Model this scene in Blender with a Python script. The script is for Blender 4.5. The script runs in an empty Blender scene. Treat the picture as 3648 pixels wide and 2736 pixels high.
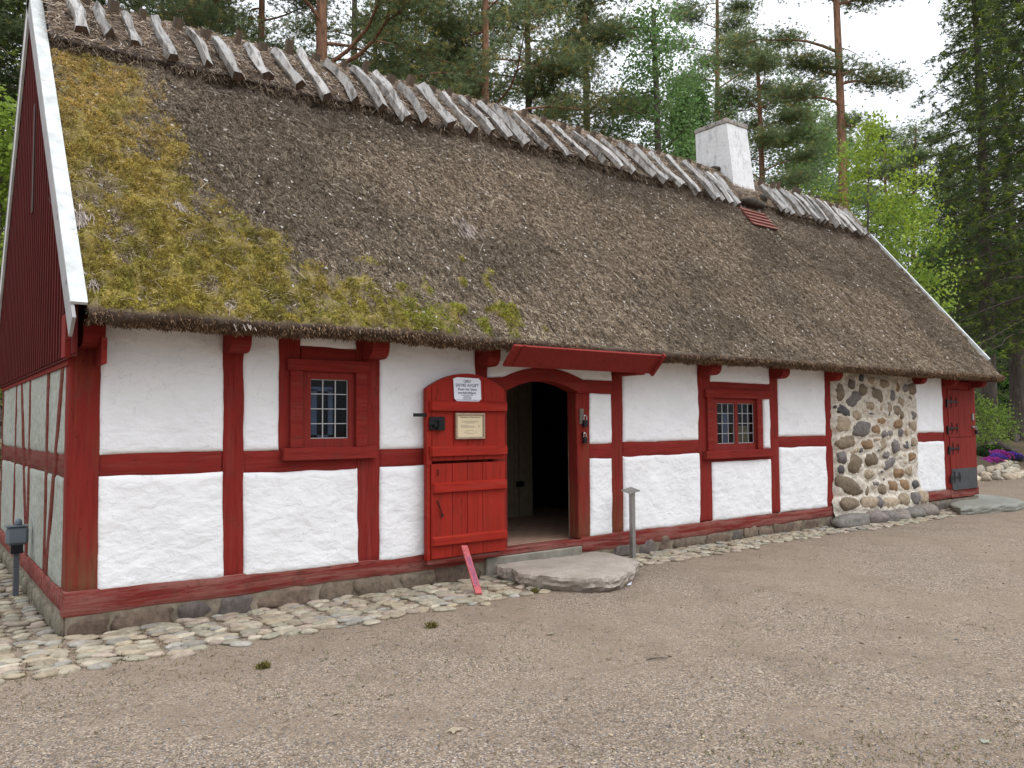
import bpy, math, random
import numpy as np
from mathutils import Matrix, Vector
random.seed(7); RNG = np.random.default_rng(7)
S = bpy.context.scene; COL = S.collection
PI = math.pi

# ---------------------------------------------------------------- camera solved from the vanishing points of the house
PC = np.array([1824., 1368.]); FPX = 2849.4
_dx = np.array([0.7959752, 0.02607746, 0.60476727]); _dy = np.array([-0.60528603, 0.04622435, 0.79466479])
_dz = np.cross(_dx, _dy); RW = np.array([_dx, _dy, _dz]); CAM = np.array([-1.02794, -7.02153, 1.6])
def ray(px, py): return RW @ np.array([px-PC[0], py-PC[1], FPX])
def onplane(px, py, ax, val):
    r = ray(px, py); return CAM + r*((val-CAM[ax])/r[ax])
def W(px, py, y=0.0):
    p = onplane(px, py, 1, y); return (p[0], p[2])
def G(px, py, z=0.0):
    p = onplane(px, py, 2, z); return (p[0], p[1])
def at_depth(vx, d):                       # ground position seen under column vx (2212-wide picture) at depth d
    r = ray(vx*1.6492, 1500); r = r/(r @ (RW @ np.array([0, 0, 1.]))); p = CAM + r*d
    return p[0], p[1]

# ---------------------------------------------------------------- noise
_T = np.random.default_rng(3).random((16, 256, 256))
def n2(x, y, k=0):
    x = np.asarray(x, float); y = np.asarray(y, float); t = _T[k % 16]
    xi = np.floor(x).astype(int); yi = np.floor(y).astype(int); fx = x-xi; fy = y-yi
    fx = fx*fx*(3-2*fx); fy = fy*fy*(3-2*fy)
    a = t[xi & 255, yi & 255]; b = t[(xi+1) & 255, yi & 255]; c = t[xi & 255, (yi+1) & 255]; d = t[(xi+1) & 255, (yi+1) & 255]
    return (a*(1-fx)+b*fx)*(1-fy)+(c*(1-fx)+d*fx)*fy
def fbm(x, y, k=0, o=3):
    s = 0; a = .5; t = 0
    for i in range(o):
        s = s+a*n2(x*2**i, y*2**i, k+i); t += a; a *= .5
    return s/t

# ---------------------------------------------------------------- object helpers
def link(o, parent=None):
    COL.objects.link(o)
    if parent is not None: o.parent = parent
    return o
def tag(o, label=None, cat=None, group=None, kind=None):
    if label: o['label'] = label
    if cat: o['category'] = cat
    if group: o['group'] = group
    if kind: o['kind'] = kind
    return o
def empty(name, loc, label, cat, group=None, rz=0.0):
    o = bpy.data.objects.new(name, None); o.location = loc; o.rotation_euler = (0, 0, rz); o.empty_display_size = .1
    link(o); return tag(o, label, cat, group)
def npmesh(name, V, F, mats, parent=None, col=None, smooth=False, fm=None):
    V = np.asarray(V, np.float32); me = bpy.data.meshes.new(name)
    if isinstance(F, np.ndarray):
        k = F.shape[1]; me.vertices.add(len(V)); me.vertices.foreach_set('co', V.ravel())
        me.loops.add(F.size); me.loops.foreach_set('vertex_index', F.astype(np.int32).ravel())
        me.polygons.add(len(F)); me.polygons.foreach_set('loop_start', np.arange(0, F.size, k, dtype=np.int32))
        me.polygons.foreach_set('loop_total', np.full(len(F), k, np.int32)); me.update(calc_edges=True)
    else:
        me.from_pydata(V.tolist(), [], F)
    if not isinstance(mats, (list, tuple)): mats = [mats]
    for m in mats: me.materials.append(m)
    if fm is not None: me.polygons.foreach_set('material_index', np.asarray(fm, np.int32))
    if smooth is not False:
        arr = np.ones(len(me.polygons), bool) if smooth is True else np.asarray(smooth, bool)
        me.polygons.foreach_set('use_smooth', arr)
    else:
        me.polygons.foreach_set('use_smooth', np.zeros(len(me.polygons), bool))
    if col is not None:
        c = np.ones((len(V), 4), np.float32); c[:, :3] = col
        at = me.color_attributes.new('Col', 'FLOAT_COLOR', 'POINT'); at.data.foreach_set('color', c.ravel())
    me.update()
    o = bpy.data.objects.new(name, me)
    return link(o, parent)

class MB:
    def __init__(s): s.v = []; s.f = []; s.c = []; s.m = []; s.s = []; s.cur = (1, 1, 1); s.mat = 0; s.sm = False
    def add(s, V, F):
        o = len(s.v); s.v += [tuple(p) for p in V]; s.c += [s.cur]*len(V)
        for f in F: s.f.append(tuple(i+o for i in f)); s.m.append(s.mat); s.s.append(s.sm)
    def box(s, x0, x1, y0, y1, z0, z1, M=None, bev=0.0):
        if bev > 0:
            return s.bbox(x0, x1, y0, y1, z0, z1, M, bev)
        V = [(x, y, z) for x in (x0, x1) for y in (y0, y1) for z in (z0, z1)]
        if M is not None: V = [M @ Vector(p) for p in V]
        s.add(V, [(0, 1, 3, 2), (4, 6, 7, 5), (0, 4, 5, 1), (2, 3, 7, 6), (0, 2, 6, 4), (1, 5, 7, 3)])
    def bbox(s, x0, x1, y0, y1, z0, z1, M, b):     # chamfered box
        V = []; idx = {}
        for i, x in enumerate((x0, x1)):
            for j, y in enumerate((y0, y1)):
                for k, z in enumerate((z0, z1)):
                    sx = b*(1-2*i); sy = b*(1-2*j); sz = b*(1-2*k)
                    for a, p in enumerate(((x, y+sy, z+sz), (x+sx, y, z+sz), (x+sx, y+sy, z))):
                        idx[i, j, k, a] = len(V); V.append(p)
        g = lambda i, j, k, a: idx[i, j, k, a]; F = []
        for i in (0, 1):
            F.append((g(i,0,0,0), g(i,1,0,0), g(i,1,1,0), g(i,0,1,0))); F.append((g(0,i,0,1), g(1,i,0,1), g(1,i,1,1), g(0,i,1,1)))
            F.append((g(0,0,i,2), g(1,0,i,2), g(1,1,i,2), g(0,1,i,2)))
            for j in (0, 1):
                F.append((g(i,j,0,0), g(i,j,1,0), g(i,j,1,1), g(i,j,0,1))); F.append((g(i,0,j,0), g(i,1,j,0), g(i,1,j,2), g(i,0,j,2)))
                F.append((g(0,i,j,1), g(1,i,j,1), g(1,i,j,2), g(0,i,j,2)))
                for k in (0, 1): F.append((g(i,j,k,0), g(i,j,k,1), g(i,j,k,2)))
        if M is not None: V = [M @ Vector(p) for p in V]
        o = len(s.v); s.add(V, F); s._fix = True
    def tube(s, pts, rad, n=8, cap=True, squash=None):
        pts = [Vector(p) for p in pts]; rings = []; V = []; F = []
        up = Vector((0, 0, 1))
        for i, p in enumerate(pts):
            d = (pts[min(i+1, len(pts)-1)]-pts[max(i-1, 0)]).normalized()
            a = d.cross(up if abs(d.z) < .9 else Vector((1, 0, 0))).normalized(); b = a.cross(d)
            r = rad[i] if hasattr(rad, '__len__') else rad
            for k in range(n):
                t = 2*PI*k/n; V.append(p+a*(r*math.cos(t))+b*(r*math.sin(t)))
        for i in range(len(pts)-1):
            for k in range(n): F.append((i*n+k, i*n+(k+1) % n, (i+1)*n+(k+1) % n, (i+1)*n+k))
        if cap:
            F.append(tuple(range(n))[::-1]); F.append(tuple(range((len(pts)-1)*n, len(pts)*n)))
        s.add(V, F)
    def prism(s, poly, y0, y1):                    # poly in (x,z), front at y0, back at y1
        n = len(poly); V = [(x, y0, z) for x, z in poly]+[(x, y1, z) for x, z in poly]
        F = [tuple(range(n)), tuple(range(2*n-1, n-1, -1))]+[(i, n+i, n+(i+1) % n, (i+1) % n) for i in range(n)]
        s.add(V, F)
    def blob(s, c, r, M=None, seed=0, rough=.15, nu=9, nv=6, power=1.0):
        V = []; F = []; rr = random.Random(seed); ph = [rr.random()*6.28 for _ in range(6)]
        for j in range(nv+1):
            th = PI*j/nv
            for i in range(nu):
                a = 2*PI*i/nu
                d = Vector((math.sin(th)*math.cos(a), math.sin(th)*math.sin(a), math.cos(th)))
                k = 1+rough*(math.sin(3*a+ph[0])*.35*math.sin(th)+math.sin(2*d.z*2+ph[1]+a)*.35*math.sin(th)+math.sin(5*d.x+ph[2])*.3+(rr.random()-.5)*.7*math.sin(th))
                if power != 1.0:
                    d = Vector([math.copysign(abs(q)**power, q) for q in d])
                p = Vector((d.x*r[0]*k, d.y*r[1]*k, d.z*r[2]*k))
                if M is not None: p = M @ p
                V.append((p.x+c[0], p.y+c[1], p.z+c[2]))
        for j in range(nv):
            for i in range(nu): F.append((j*nu+i, (j+1)*nu+i, (j+1)*nu+(i+1) % nu, j*nu+(i+1) % nu))
        s.add(V, F)
    def build(s, name, mats, parent=None, col=False):
        o = npmesh(name, np.array(s.v), s.f, mats, parent, np.array(s.c) if col else None, smooth=s.s, fm=s.m)
        import bmesh
        bm = bmesh.new(); bm.from_mesh(o.data); bmesh.ops.recalc_face_normals(bm, faces=bm.faces); bm.to_mesh(o.data); bm.free()
        return o

# ---------------------------------------------------------------- materials
class NT:
    def __init__(s, name):
        s.m = bpy.data.materials.new(name); s.m.use_nodes = True; s.t = s.m.node_tree; s.b = s.t.nodes['Principled BSDF']
        s.out = s.t.nodes['Material Output']
        s.b.inputs['Roughness'].default_value = .8; s.b.inputs['Specular IOR Level'].default_value = .25
    def n(s, ty, **kw):
        x = s.t.nodes.new(ty)
        for k, v in kw.items():
            if hasattr(x, k) and k not in ('Scale',): setattr(x, k, v)
            else: x.inputs[k].default_value = v
        return x
    def l(s, a, b): s.t.links.new(a, b)
    def coord(s, scale=(1, 1, 1), rot=(0, 0, 0), kind='Object'):
        c = s.n('ShaderNodeTexCoord'); m = s.n('ShaderNodeMapping'); m.inputs['Scale'].default_value = scale; m.inputs['Rotation'].default_value = rot
        s.l(c.outputs[kind], m.inputs['Vector']); return m.outputs[0]
    def noise(s, vec, scale, detail=4, rough=.55, dist=0):
        x = s.n('ShaderNodeTexNoise'); x.inputs['Scale'].default_value = scale; x.inputs['Detail'].default_value = detail
        x.inputs['Roughness'].default_value = rough; x.inputs['Distortion'].default_value = dist
        s.l(vec, x.inputs['Vector']); return x.outputs['Fac']
    def ramp(s, fac, stops):
        r = s.n('ShaderNodeValToRGB'); e = r.color_ramp.elements
        while len(e) < len(stops): e.new(.5)
        for q, (p, c) in zip(e, stops): q.position = p; q.color = (*c, 1) if len(c) == 3 else c
        s.l(fac, r.inputs[0]); return r.outputs[0]
    def mix(s, fac, a, b, mode='MIX'):
        x = s.n('ShaderNodeMix', data_type='RGBA', blend_type=mode)
        for k, v in ((0, fac), (6, a), (7, b)):
            if hasattr(v, 'is_linked') or isinstance(v, bpy.types.NodeSocket): s.l(v, x.inputs[k])
            else: x.inputs[k].default_value = v if k == 0 else (*v, 1)
        return x.outputs[2]
    def bump(s, h, strength=.3, dist=.01, prev=None):
        b = s.n('ShaderNodeBump'); b.inputs['Strength'].default_value = strength; b.inputs['Distance'].default_value = dist
        s.l(h, b.inputs['Height'])
        if prev is not None: s.l(prev, b.inputs['Normal'])
        return b.outputs[0]
    def fin(s, col=None, nor=None, rough=None, spec=None, metal=None):
        if col is not None:
            if isinstance(col, bpy.types.NodeSocket): s.l(col, s.b.inputs['Base Color'])
            else: s.b.inputs['Base Color'].default_value = (*col, 1)
        if nor is not None: s.l(nor, s.b.inputs['Normal'])
        if rough is not None: s.b.inputs['Roughness'].default_value = rough
        if spec is not None: s.b.inputs['Specular IOR Level'].default_value = spec
        if metal is not None: s.b.inputs['Metallic'].default_value = metal
        return s.m
C3 = lambda *a: tuple(a)

def m_plaster(name, base, dirt, amt, streak=False):
    t = NT(name); v = t.coord()
    n1 = t.noise(v, 2.2, 5, .6); n3 = t.noise(v, 60, 3)
    c = t.ramp(n1, [(.35, tuple(x*(1-amt*.35) for x in base)), (.62, base)])
    hl = t.ramp(t.noise(v, 1.7, 5, .6, .5), [(.497, (0, 0, 0)), (.5, (.5,)*3), (.503, (0, 0, 0))]); c = t.mix(hl, c, tuple(q*.62 for q in base))
    c = t.mix(t.ramp(t.noise(v, 3.4, 7, .7), [(.60, (0, 0, 0)), (.74, (amt*1.6,)*3)]), c, tuple(q*.8 for q in dirt))
    spk = t.ramp(n3, [(.24, (1, 1, 1)), (.30, (0, 0, 0))])
    c = t.mix(t.ramp(t.noise(v, 1.1, 4), [(.52, (0, 0, 0)), (.8, (amt, amt, amt))]), c, dirt)
    c = t.mix(spk, c, tuple(x*.75 for x in base))
    if streak:
        vs = t.coord((26, 26, 9)); c = t.mix(t.ramp(t.noise(vs, 1.0, 6, .7), [(.45, (0, 0, 0)), (.66, (.7, .7, .7))]), c, dirt)
    vb = t.coord((1, 1, 1.7), (0, .45, 0))
    h = t.noise(vb, 7, 3, .5, .25); h2 = t.noise(v, 22, 4, .6)
    nb = t.bump(h, 1.0, .018); nb = t.bump(h2, .35, .006, nb)
    return t.fin(c, nb, .9, .15)
M_PLASTER = m_plaster('white_plaster', (.85, .85, .855), (.62, .58, .52), .22)
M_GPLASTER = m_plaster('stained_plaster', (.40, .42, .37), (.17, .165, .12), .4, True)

def m_red(name, grain, base=(.222, .022, .017), worn=0.26, rough=.85, fade=(.26, .075, .06), lo=.5, foot=0.0):
    t = NT(name); v = t.coord(); g = t.coord(grain)
    n1 = t.noise(g, 1, 6, .65); n2_ = t.noise(v, 3.5, 5, .6)
    c = t.ramp(n1, [(.28, tuple(x*.62 for x in base)), (.48, base), (.75, tuple(x*1.16 for x in base))])
    c = t.mix(t.ramp(n2_, [(.3, (.38, .38, .38)), (.7, (0, 0, 0))]), c, (base[0]*.62, base[1]*.8, base[2]*.85))
    if worn > 0:
        w = t.ramp(t.noise(t.coord(tuple(q*.35 for q in grain)), 1.6, 7, .72), [(lo, (0, 0, 0)), (lo+.14, (worn, worn, worn))])
        c = t.mix(w, c, fade)
        w2 = t.ramp(t.noise(v, 4.5, 6, .7), [(.55, (0, 0, 0)), (.62, (worn*.7,)*3)])
        c = t.mix(w2, c, (.11, .045, .032))
    if foot > 0:
        sp = t.n('ShaderNodeSeparateXYZ'); t.l(v, sp.inputs[0]); mp = t.n('ShaderNodeMapRange'); mp.inputs[1].default_value = .95; mp.inputs[2].default_value = .30; t.l(sp.outputs[2], mp.inputs[0])
        ml = t.n('ShaderNodeMath', operation='MULTIPLY'); t.l(mp.outputs[0], ml.inputs[0]); t.l(t.ramp(t.noise(t.coord((18, 18, 1.6)), 1, 6, .7), [(.36, (0, 0, 0)), (.58, (foot,)*3)]), ml.inputs[1])
        c = t.mix(ml.outputs[0], c, (.15, .075, .038))
    cr = t.ramp(t.noise(t.coord(tuple(q*.55 for q in grain)), .8, 2, .4, .6), [(.495, (0, 0, 0)), (.5, (.75,)*3), (.505, (0, 0, 0))])
    c = t.mix(cr, c, (.05, .010, .008))
    chips = t.ramp(t.noise(v, 38, 3), [(.2, (1, 1, 1)), (.235, (0, 0, 0))]); c = t.mix(chips, c, (.12, .05, .04))
    nb = t.bump(n1, .45, .006); nb = t.bump(t.noise(v, 90, 3), .15, .003, nb)
    return t.fin(c, nb, rough, .12)
M_REDV = m_red('red_timber_upright', (34, 34, 2.2)); M_REDH = m_red('red_timber_level', (2.2, 34, 34))
M_SILL = m_red('weathered_red_sill', (2.2, 30, 30), (.19, .026, .021), .85, fade=(.25, .105, .085), lo=.43)
M_POSTWORN = m_red('worn_red_post', (30, 30, 2.2), (.21, .022, .017), .35, fade=(.17, .065, .03), foot=.85)
M_DOOR = m_red('painted_red_door', (40, 40, 1.6), (.30, .021, .012), .08, .6)
M_DOORH = m_red('painted_red_batten', (1.6, 40, 40), (.32, .020, .011), .12, .5, fade=(.38, .14, .11))
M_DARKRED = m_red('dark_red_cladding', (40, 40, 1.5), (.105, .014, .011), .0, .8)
M_FARDOOR = m_red('dull_red_door', (40, 40, 1.6), (.225, .027, .021), .0, .75)
M_PINK = m_red('faded_pink_board', (30, 30, 3), (.50, .12, .12), .2, .7, fade=(.55, .2, .2))

def m_attr(name, rough=.9, bump=0, bscale=40, var=.25, vs=25, spec=.2, trans=0.0):
    t = NT(name); a = t.n('ShaderNodeAttribute', attribute_name='Col'); v = t.coord()
    c = a.outputs['Color']
    if var > 0:
        c = t.mix(var, c, t.ramp(t.noise(v, vs, 5, .65), [(.25, (.1, .1, .1)), (.75, (1, 1, 1))]), 'OVERLAY')
    nb = t.bump(t.noise(v, bscale, 5, .65), bump, .02) if bump > 0 else None
    m = t.fin(c, nb, rough, spec)
    if trans > 0:
        tr = t.n('ShaderNodeBsdfTranslucent'); t.l(c, tr.inputs['Color']); mx = t.n('ShaderNodeMixShader'); mx.inputs[0].default_value = trans
        t.l(t.b.outputs[0], mx.inputs[1]); t.l(tr.outputs[0], mx.inputs[2]); t.l(mx.outputs[0], t.out.inputs['Surface'])
    return m
M_STRAW = m_attr('weathered_straw', .85, 0, var=0)
M_THATCH = m_attr('thatch_bed', .95, .8, 45, .5, 40)
M_MOSS = m_attr('roof_moss', .95, 0, var=0, trans=.15)
M_STONE = m_attr('fieldstone', .85, .5, 30, .55, 18)
M_COBBLE = m_attr('cobblestone', .8, .35, 35, .45, 22)
M_NEEDLE = m_attr('needles', .7, 0, var=0, trans=.55)
M_LEAF = m_attr('leaves', .55, 0, var=0, trans=.45, spec=.3)
M_LOG = None
def m_log():
    t = NT('grey_split_log'); a = t.n('ShaderNodeAttribute', attribute_name='Col'); v = t.coord((22, 5, 5)); g = t.noise(v, 1, 6, .7, .4)
    c = t.mix(t.ramp(g, [(.36, (.9,)*3), (.55, (0, 0, 0))]), a.outputs['Color'], (.10, .085, .072))
    nb = t.bump(g, .7, .012); return t.fin(c, nb, .85, .2)
M_LOG = m_log()
def simple(name, col, rough=.6, metal=0, spec=.3, bump=0, bs=40, var=0, vs=8):
    t = NT(name); v = t.coord(); c = col
    if var > 0: c = t.ramp(t.noise(v, vs, 5, .6), [(.3, tuple(x*(1-var) for x in col)), (.7, tuple(min(1, x*(1+var*.4)) for x in col))])
    return t.fin(c, t.bump(t.noise(v, bs, 4), bump, .01) if bump else None, rough, spec, metal)
M_IRON = simple('black_iron', (.018, .018, .02), .5, .6, .4, .3, 60)
M_STEEL = simple('galvanised_steel', (.33, .32, .30), .45, .7, .4, .1, 30, .2)
M_ZINC = simple('dark_zinc_sheet', (.075, .08, .088), .5, .4, .4, .1, 12, .3)
M_BRASS = simple('lock_shackle', (.55, .55, .55), .3, 1.0)
M_GREYBOX = simple('grey_plastic', (.13, .155, .175), .5, 0, .35, 0, 10, .15)
M_GREYPOST = simple('grey_painted_post', (.10, .11, .12), .55, .2)
M_WHITEP = simple('white_painted_board', (.60, .62, .60), .75, 0, .15, .2, 30, .28, 7)
M_WHITESHADE = simple('shaded_white_board', (.36, .35, .345), .8, 0, .2, .2, 30, .2, 5)  # greyer white: underside shading of the near barge board put into its colour
M_OLDBOARD = simple('brown_grey_board', (.20, .165, .14), .85, 0, .2, .3, 30, .3, 9)
M_PAPER = simple('white_paper', (.76, .79, .86), .8)
M_CREAM = simple('cream_paper', (.66, .55, .36), .8)
M_FRAMEW = simple('bare_wood_frame', (.36, .27, .20), .7, 0, .25, .2, 60, .25, 30)
M_INK = simple('dark_ink', (.05, .055, .08), .8)
M_INKF = simple('faded_ink', (.27, .24, .20), .8)
M_INKP = simple('purple_ink', (.20, .10, .22), .8)
M_LEAD = simple('lead_came', (.42, .42, .42), .5, .3)
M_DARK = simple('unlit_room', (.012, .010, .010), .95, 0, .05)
M_BEIGE = simple('beige_inner_door', (.27, .22, .15), .7, 0, .2, .1, 20, .2)
M_CURTAIN = simple('blue_reflection', (.12, .15, .22), .9, 0, .1)  # no curtain: reflection tone for the pieces set behind the panes
M_REFLYELLOW = simple('yellow_reflection', (.18, .16, .09), .9, 0, .1)
M_CONCRETE = simple('old_concrete', (.27, .25, .205), .9, 0, .2, .5, 25, .35, 6)
M_MORTAR = simple('old_lime_mortar', (.235, .195, .145), .95, 0, .1, .9, 18, .5, 9)
M_TILE = None
def m_tile():
    t = NT('clay_floor_tile'); v = t.coord()
    b = t.n('ShaderNodeTexBrick'); b.inputs['Scale'].default_value = 1.0; b.inputs['Color1'].default_value = (.46, .28, .20, 1); b.inputs['Color2'].default_value = (.38, .24, .17, 1)
    b.inputs['Mortar'].default_value = (.14, .11, .09, 1); b.inputs['Mortar Size'].default_value = .006; b.inputs['Brick Width'].default_value = .24; b.inputs['Row Height'].default_value = .13
    t.l(v, b.inputs['Vector']); return t.fin(b.outputs['Color'], t.bump(t.noise(v, 25), .2, .01), .8)
M_TILE = m_tile()
M_REDTILE = simple('red_roof_board', (.24, .09, .072), .75, 0, .25, .4, 30, .3, 12)
def m_chim():
    t = NT('limewashed_brick'); v = t.coord(); vs = t.coord((9, 9, 2.2))
    c = t.ramp(t.noise(vs, 1, 6, .7), [(.27, (.40, .41, .42)), (.47, (.78, .78, .775))])
    cap = t.ramp(t.noise(v, 9, 6, .7), [(.60, (0, 0, 0)), (.70, (.7, .7, .7))]); c = t.mix(cap, c, (.33, .325, .32))
    return t.fin(c, t.bump(t.noise(v, 14, 5), .6, .02), .9, .2)
M_CHIM = m_chim()
M_CHIMCAP = simple('dirty_chimney_cap', (.38, .35, .31), .95, 0, .1, .8, 20, .75, 14)
def m_glass():
    t = NT('old_window_glass'); v = t.coord()
    tr = t.n('ShaderNodeBsdfTransparent'); tr.inputs[0].default_value = (.78, .82, .85, 1)
    g = t.n('ShaderNodeBsdfGlossy'); g.inputs['Roughness'].default_value = .02; g.inputs['Color'].default_value = (.9, .93, 1, 1)
    nb = t.bump(t.noise(v, 7, 2), .08, .02); t.l(nb, g.inputs['Normal'])
    fr = t.n('ShaderNodeFresnel'); fr.inputs['IOR'].default_value = 1.3
    mx = t.n('ShaderNodeMixShader'); t.l(fr.outputs[0], mx.inputs[0]); t.l(tr.outputs[0], mx.inputs[1]); t.l(g.outputs[0], mx.inputs[2])
    t.l(mx.outputs[0], t.out.inputs['Surface']); return t.m
M_GLASS = m_glass()
def m_bark(name, lo, hi, z0, z1, sc=(14, 14, 3)):
    t = NT(name); v = t.coord(); vs = t.coord(sc); n = t.noise(vs, 1, 6, .7)
    sx = t.n('ShaderNodeSeparateXYZ'); t.l(v, sx.inputs[0]); mr = t.n('ShaderNodeMapRange'); mr.inputs[1].default_value = z0; mr.inputs[2].default_value = z1
    t.l(sx.outputs[2], mr.inputs[0]); c = t.mix(mr.outputs[0], lo, hi)
    c = t.mix(t.ramp(n, [(.35, (.75,)*3), (.6, (0, 0, 0))]), c, (.05, .035, .028))
    return t.fin(c, t.bump(n, .9, .05), .95, .15)
M_PINEBARK = m_bark('orange_pine_bark', (.21, .15, .11), (.37, .20, .125), 4, 9)
M_GREYBARK = m_bark('grey_bark', (.15, .125, .112), (.16, .13, .112), 0, 10)
M_BIRCHB = m_bark('birch_bark', (.35, .34, .32), (.5, .49, .46), 0, 10, (4, 4, 14))
def m_ground():
    t = NT('gravel_ground'); v = t.coord(); 
    vo = t.n('ShaderNodeTexVoronoi'); vo.inputs['Scale'].default_value = 100; t.l(v, vo.inputs['Vector'])
    hs = t.n('ShaderNodeSeparateColor'); t.l(vo.outputs['Color'], hs.inputs[0])
    grain = t.ramp(hs.outputs[0], [(0, (.035, .032, .030)), (.2, (.115, .094, .078)), (.45, (.225, .184, .144)), (.78, (.32, .262, .205)), (1, (.62, .54, .45))])
    tint = t.ramp(hs.outputs[1], [(0, (.19, .195, .20)), (.5, (.25, .197, .15)), (1, (.29, .195, .115))]); grain = t.mix(.32, grain, tint)
    sand = t.mix(t.noise(v, 60, 5, .7), (.18, .14, .105), (.345, .275, .21))
    m1 = t.ramp(t.noise(v, .42, 7, .66), [(.42, (0, 0, 0)), (.62, (.75,)*3)]); c = t.mix(m1, grain, sand)
    dk = t.ramp(t.noise(v, 1.7, 6, .7), [(.46, (0, 0, 0)), (.72, (.5,)*3)]); c = t.mix(dk, c, (.14, .11, .085))
    gr = t.ramp(t.noise(v, 2.6, 7, .75), [(.58, (0, 0, 0)), (.72, (.45,)*3)]); c = t.mix(gr, c, (.15, .15, .07))
    # forest floor beyond the yard
    sx = t.n('ShaderNodeVectorMath', operation='DOT_PRODUCT'); t.l(v, sx.inputs[0]); sx.inputs[1].default_value = (.605, .795, 0)
    mr = t.n('ShaderNodeMapRange'); mr.inputs[1].default_value = 15.5; mr.inputs[2].default_value = 19; t.l(sx.outputs['Value'], mr.inputs[0])
    ff = t.ramp(t.noise(v, .8, 6, .7), [(.35, (.075, .085, .03)), (.52, (.13, .10, .065)), (.7, (.20, .15, .11))]); c = t.mix(mr.outputs[0], c, ff)
    nb = t.bump(vo.outputs['Distance'], .6, .012); nb = t.bump(t.noise(v, 6, 5), .35, .03, nb)
    c = t.mix(1.0, c, (.95, .915, .87), 'MULTIPLY'); return t.fin(c, nb, .95, .15)
M_GROUND = m_ground()
M_PETAL = m_attr('petals', .7, 0, var=0, trans=.3)
exec_parts = []
# ================================================================= FARMHOUSE
house = empty('farmhouse', (0, 0, 0), 'long half-timbered farmhouse with red timbers, white plaster and mossy thatched roof', 'house')

def slab(name, quad, yf, yb, mat, parent=house, wob=.004, bulge=.003, rim=.012, rnd=.01, cell=.07, seed=0, axis='front', bf=2.5):
    TL, TR, BR, BL = [np.array(p, float) for p in quad]
    Lx = max(np.linalg.norm(TR-TL), np.linalg.norm(BR-BL)); Lz = max(np.linalg.norm(TL-BL), np.linalg.norm(TR-BR))
    def samp(L):
        e = min(rim/L, .2); m = max(2, int(L/cell)); return np.r_[0, e*.35, np.linspace(e, 1-e, m+1), 1-e*.35, 1]
    u = samp(Lx); v = samp(Lz); U, Vv = np.meshgrid(u, v)
    P = ((TL[None, None]*(1-U[..., None])+TR*U[..., None])*(1-Vv[..., None])+(BL*(1-U[..., None])+BR*U[..., None])*Vv[..., None])
    x = P[..., 0].copy(); z = P[..., 1].copy()
    f = lambda a, k: (fbm(a*4+seed*7.3+k*3.1, seed*1.7+k, k, 3)-.5)*2.4*wob
    x = x+(1-U)**6*f(z, 0)+U**6*f(z, 1); z = z+(1-Vv)**6*f(P[..., 0], 2)+Vv**6*f(P[..., 0], 3)
    d = np.minimum(np.minimum(U, 1-U)*Lx, np.minimum(Vv, 1-Vv)*Lz)
    y = yf+bulge*(fbm(x*bf+seed, z*bf+seed*.3, 4, 3)-.5)*2+rnd*(1-np.clip(d/rim, 0, 1))**2
    ny, nx = U.shape; V = np.stack([x, y, z], -1).reshape(-1, 3)
    idx = np.arange(ny*nx).reshape(ny, nx)
    F = [tuple(q) for q in np.stack([idx[:-1, :-1], idx[1:, :-1], idx[1:, 1:], idx[:-1, 1:]], -1).reshape(-1, 4)]
    loop = np.r_[idx[0, :], idx[1:, -1], idx[-1, -2::-1], idx[-2:0:-1, 0]]
    n0 = len(V); B = V[loop].copy(); Bk = B.copy(); Bk[:, 1] = yb; V = np.vstack([V, B, Bk]); m = len(loop)
    sm = [True]*len(F)
    for i in range(m):
        j = (i+1) % m; F.append((n0+i, n0+j, n0+m+j, n0+m+i)); sm.append(False)
    if axis == 'gable': V = V[:, [1, 0, 2]]; F = [f_[::-1] for f_ in F]
    return npmesh(name, V, F, mat, parent, smooth=sm)
_sd = [0]
def SD(): _sd[0] += 1; return _sd[0]
def panel(x0t, x1t, x1b, x0b, zt, zb, **k):
    e = .01; return slab('plaster_panel', [(x0t-e, zt+e), (x1t+e, zt+e), (x1b+e, zb-e), (x0b-e, zb-e)], -.016, .03, M_PLASTER, wob=.010, bulge=.014, rim=.03, rnd=.03, cell=.035, seed=SD(), bf=3.5, **k)
def post(xl, xr, zt, zb, mat=M_REDV, y=0.0, xl2=None, xr2=None, name='timber_post'):
    return slab(name, [(xl, zt), (xr, zt), (xr if xr2 is None else xr2, zb), (xl if xl2 is None else xl2, zb)], y, .15, mat, wob=.007, bulge=.004, rim=.012, rnd=.012, cell=.06, seed=SD())
def rail(x0, x1, z0t, z1t, z0b, z1b, mat=M_REDH, y=.001, name='timber_rail', wob=.009):
    return slab(name, [(x0, z0t), (x1, z1t), (x1, z1b), (x0, z0b)], y, .15, mat, wob=wob, bulge=.004, rim=.012, rnd=.012, cell=.06, seed=SD())
ZT = 2.60; SB = .335
post(-.003, .217, ZT, .345, M_POSTWORN, y=-.004)
post(1.168, 1.356, ZT, .32, xl2=1.184, xr2=1.368)
post(1.662, 1.876, ZT, 1.40)
post(2.425, 2.689, ZT, .30, xl2=2.459)
post(3.825, 3.992, ZT, .31)
post(5.256, 5.479, 1.99, .285, M_POSTWORN, xl2=5.278, xr2=5.46, y=-.006)
post(5.833, 6.039, ZT, .30, M_POSTWORN, xl2=5.815, xr2=6.02)
post(7.445, 7.715, ZT, .31)
post(9.039, 9.257, ZT, .31)
post(10.475, 10.66, ZT, .30, xl2=10.488, xr2=10.69)
post(14.385, 14.598, ZT, .36, xl2=14.428, xr2=14.65)
post(15.52, 15.775, ZT, .24, xl2=15.665, xr2=15.742, y=-.006)
rail(.216, 1.172, 1.406, 1.405, 1.220, 1.213)
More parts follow.
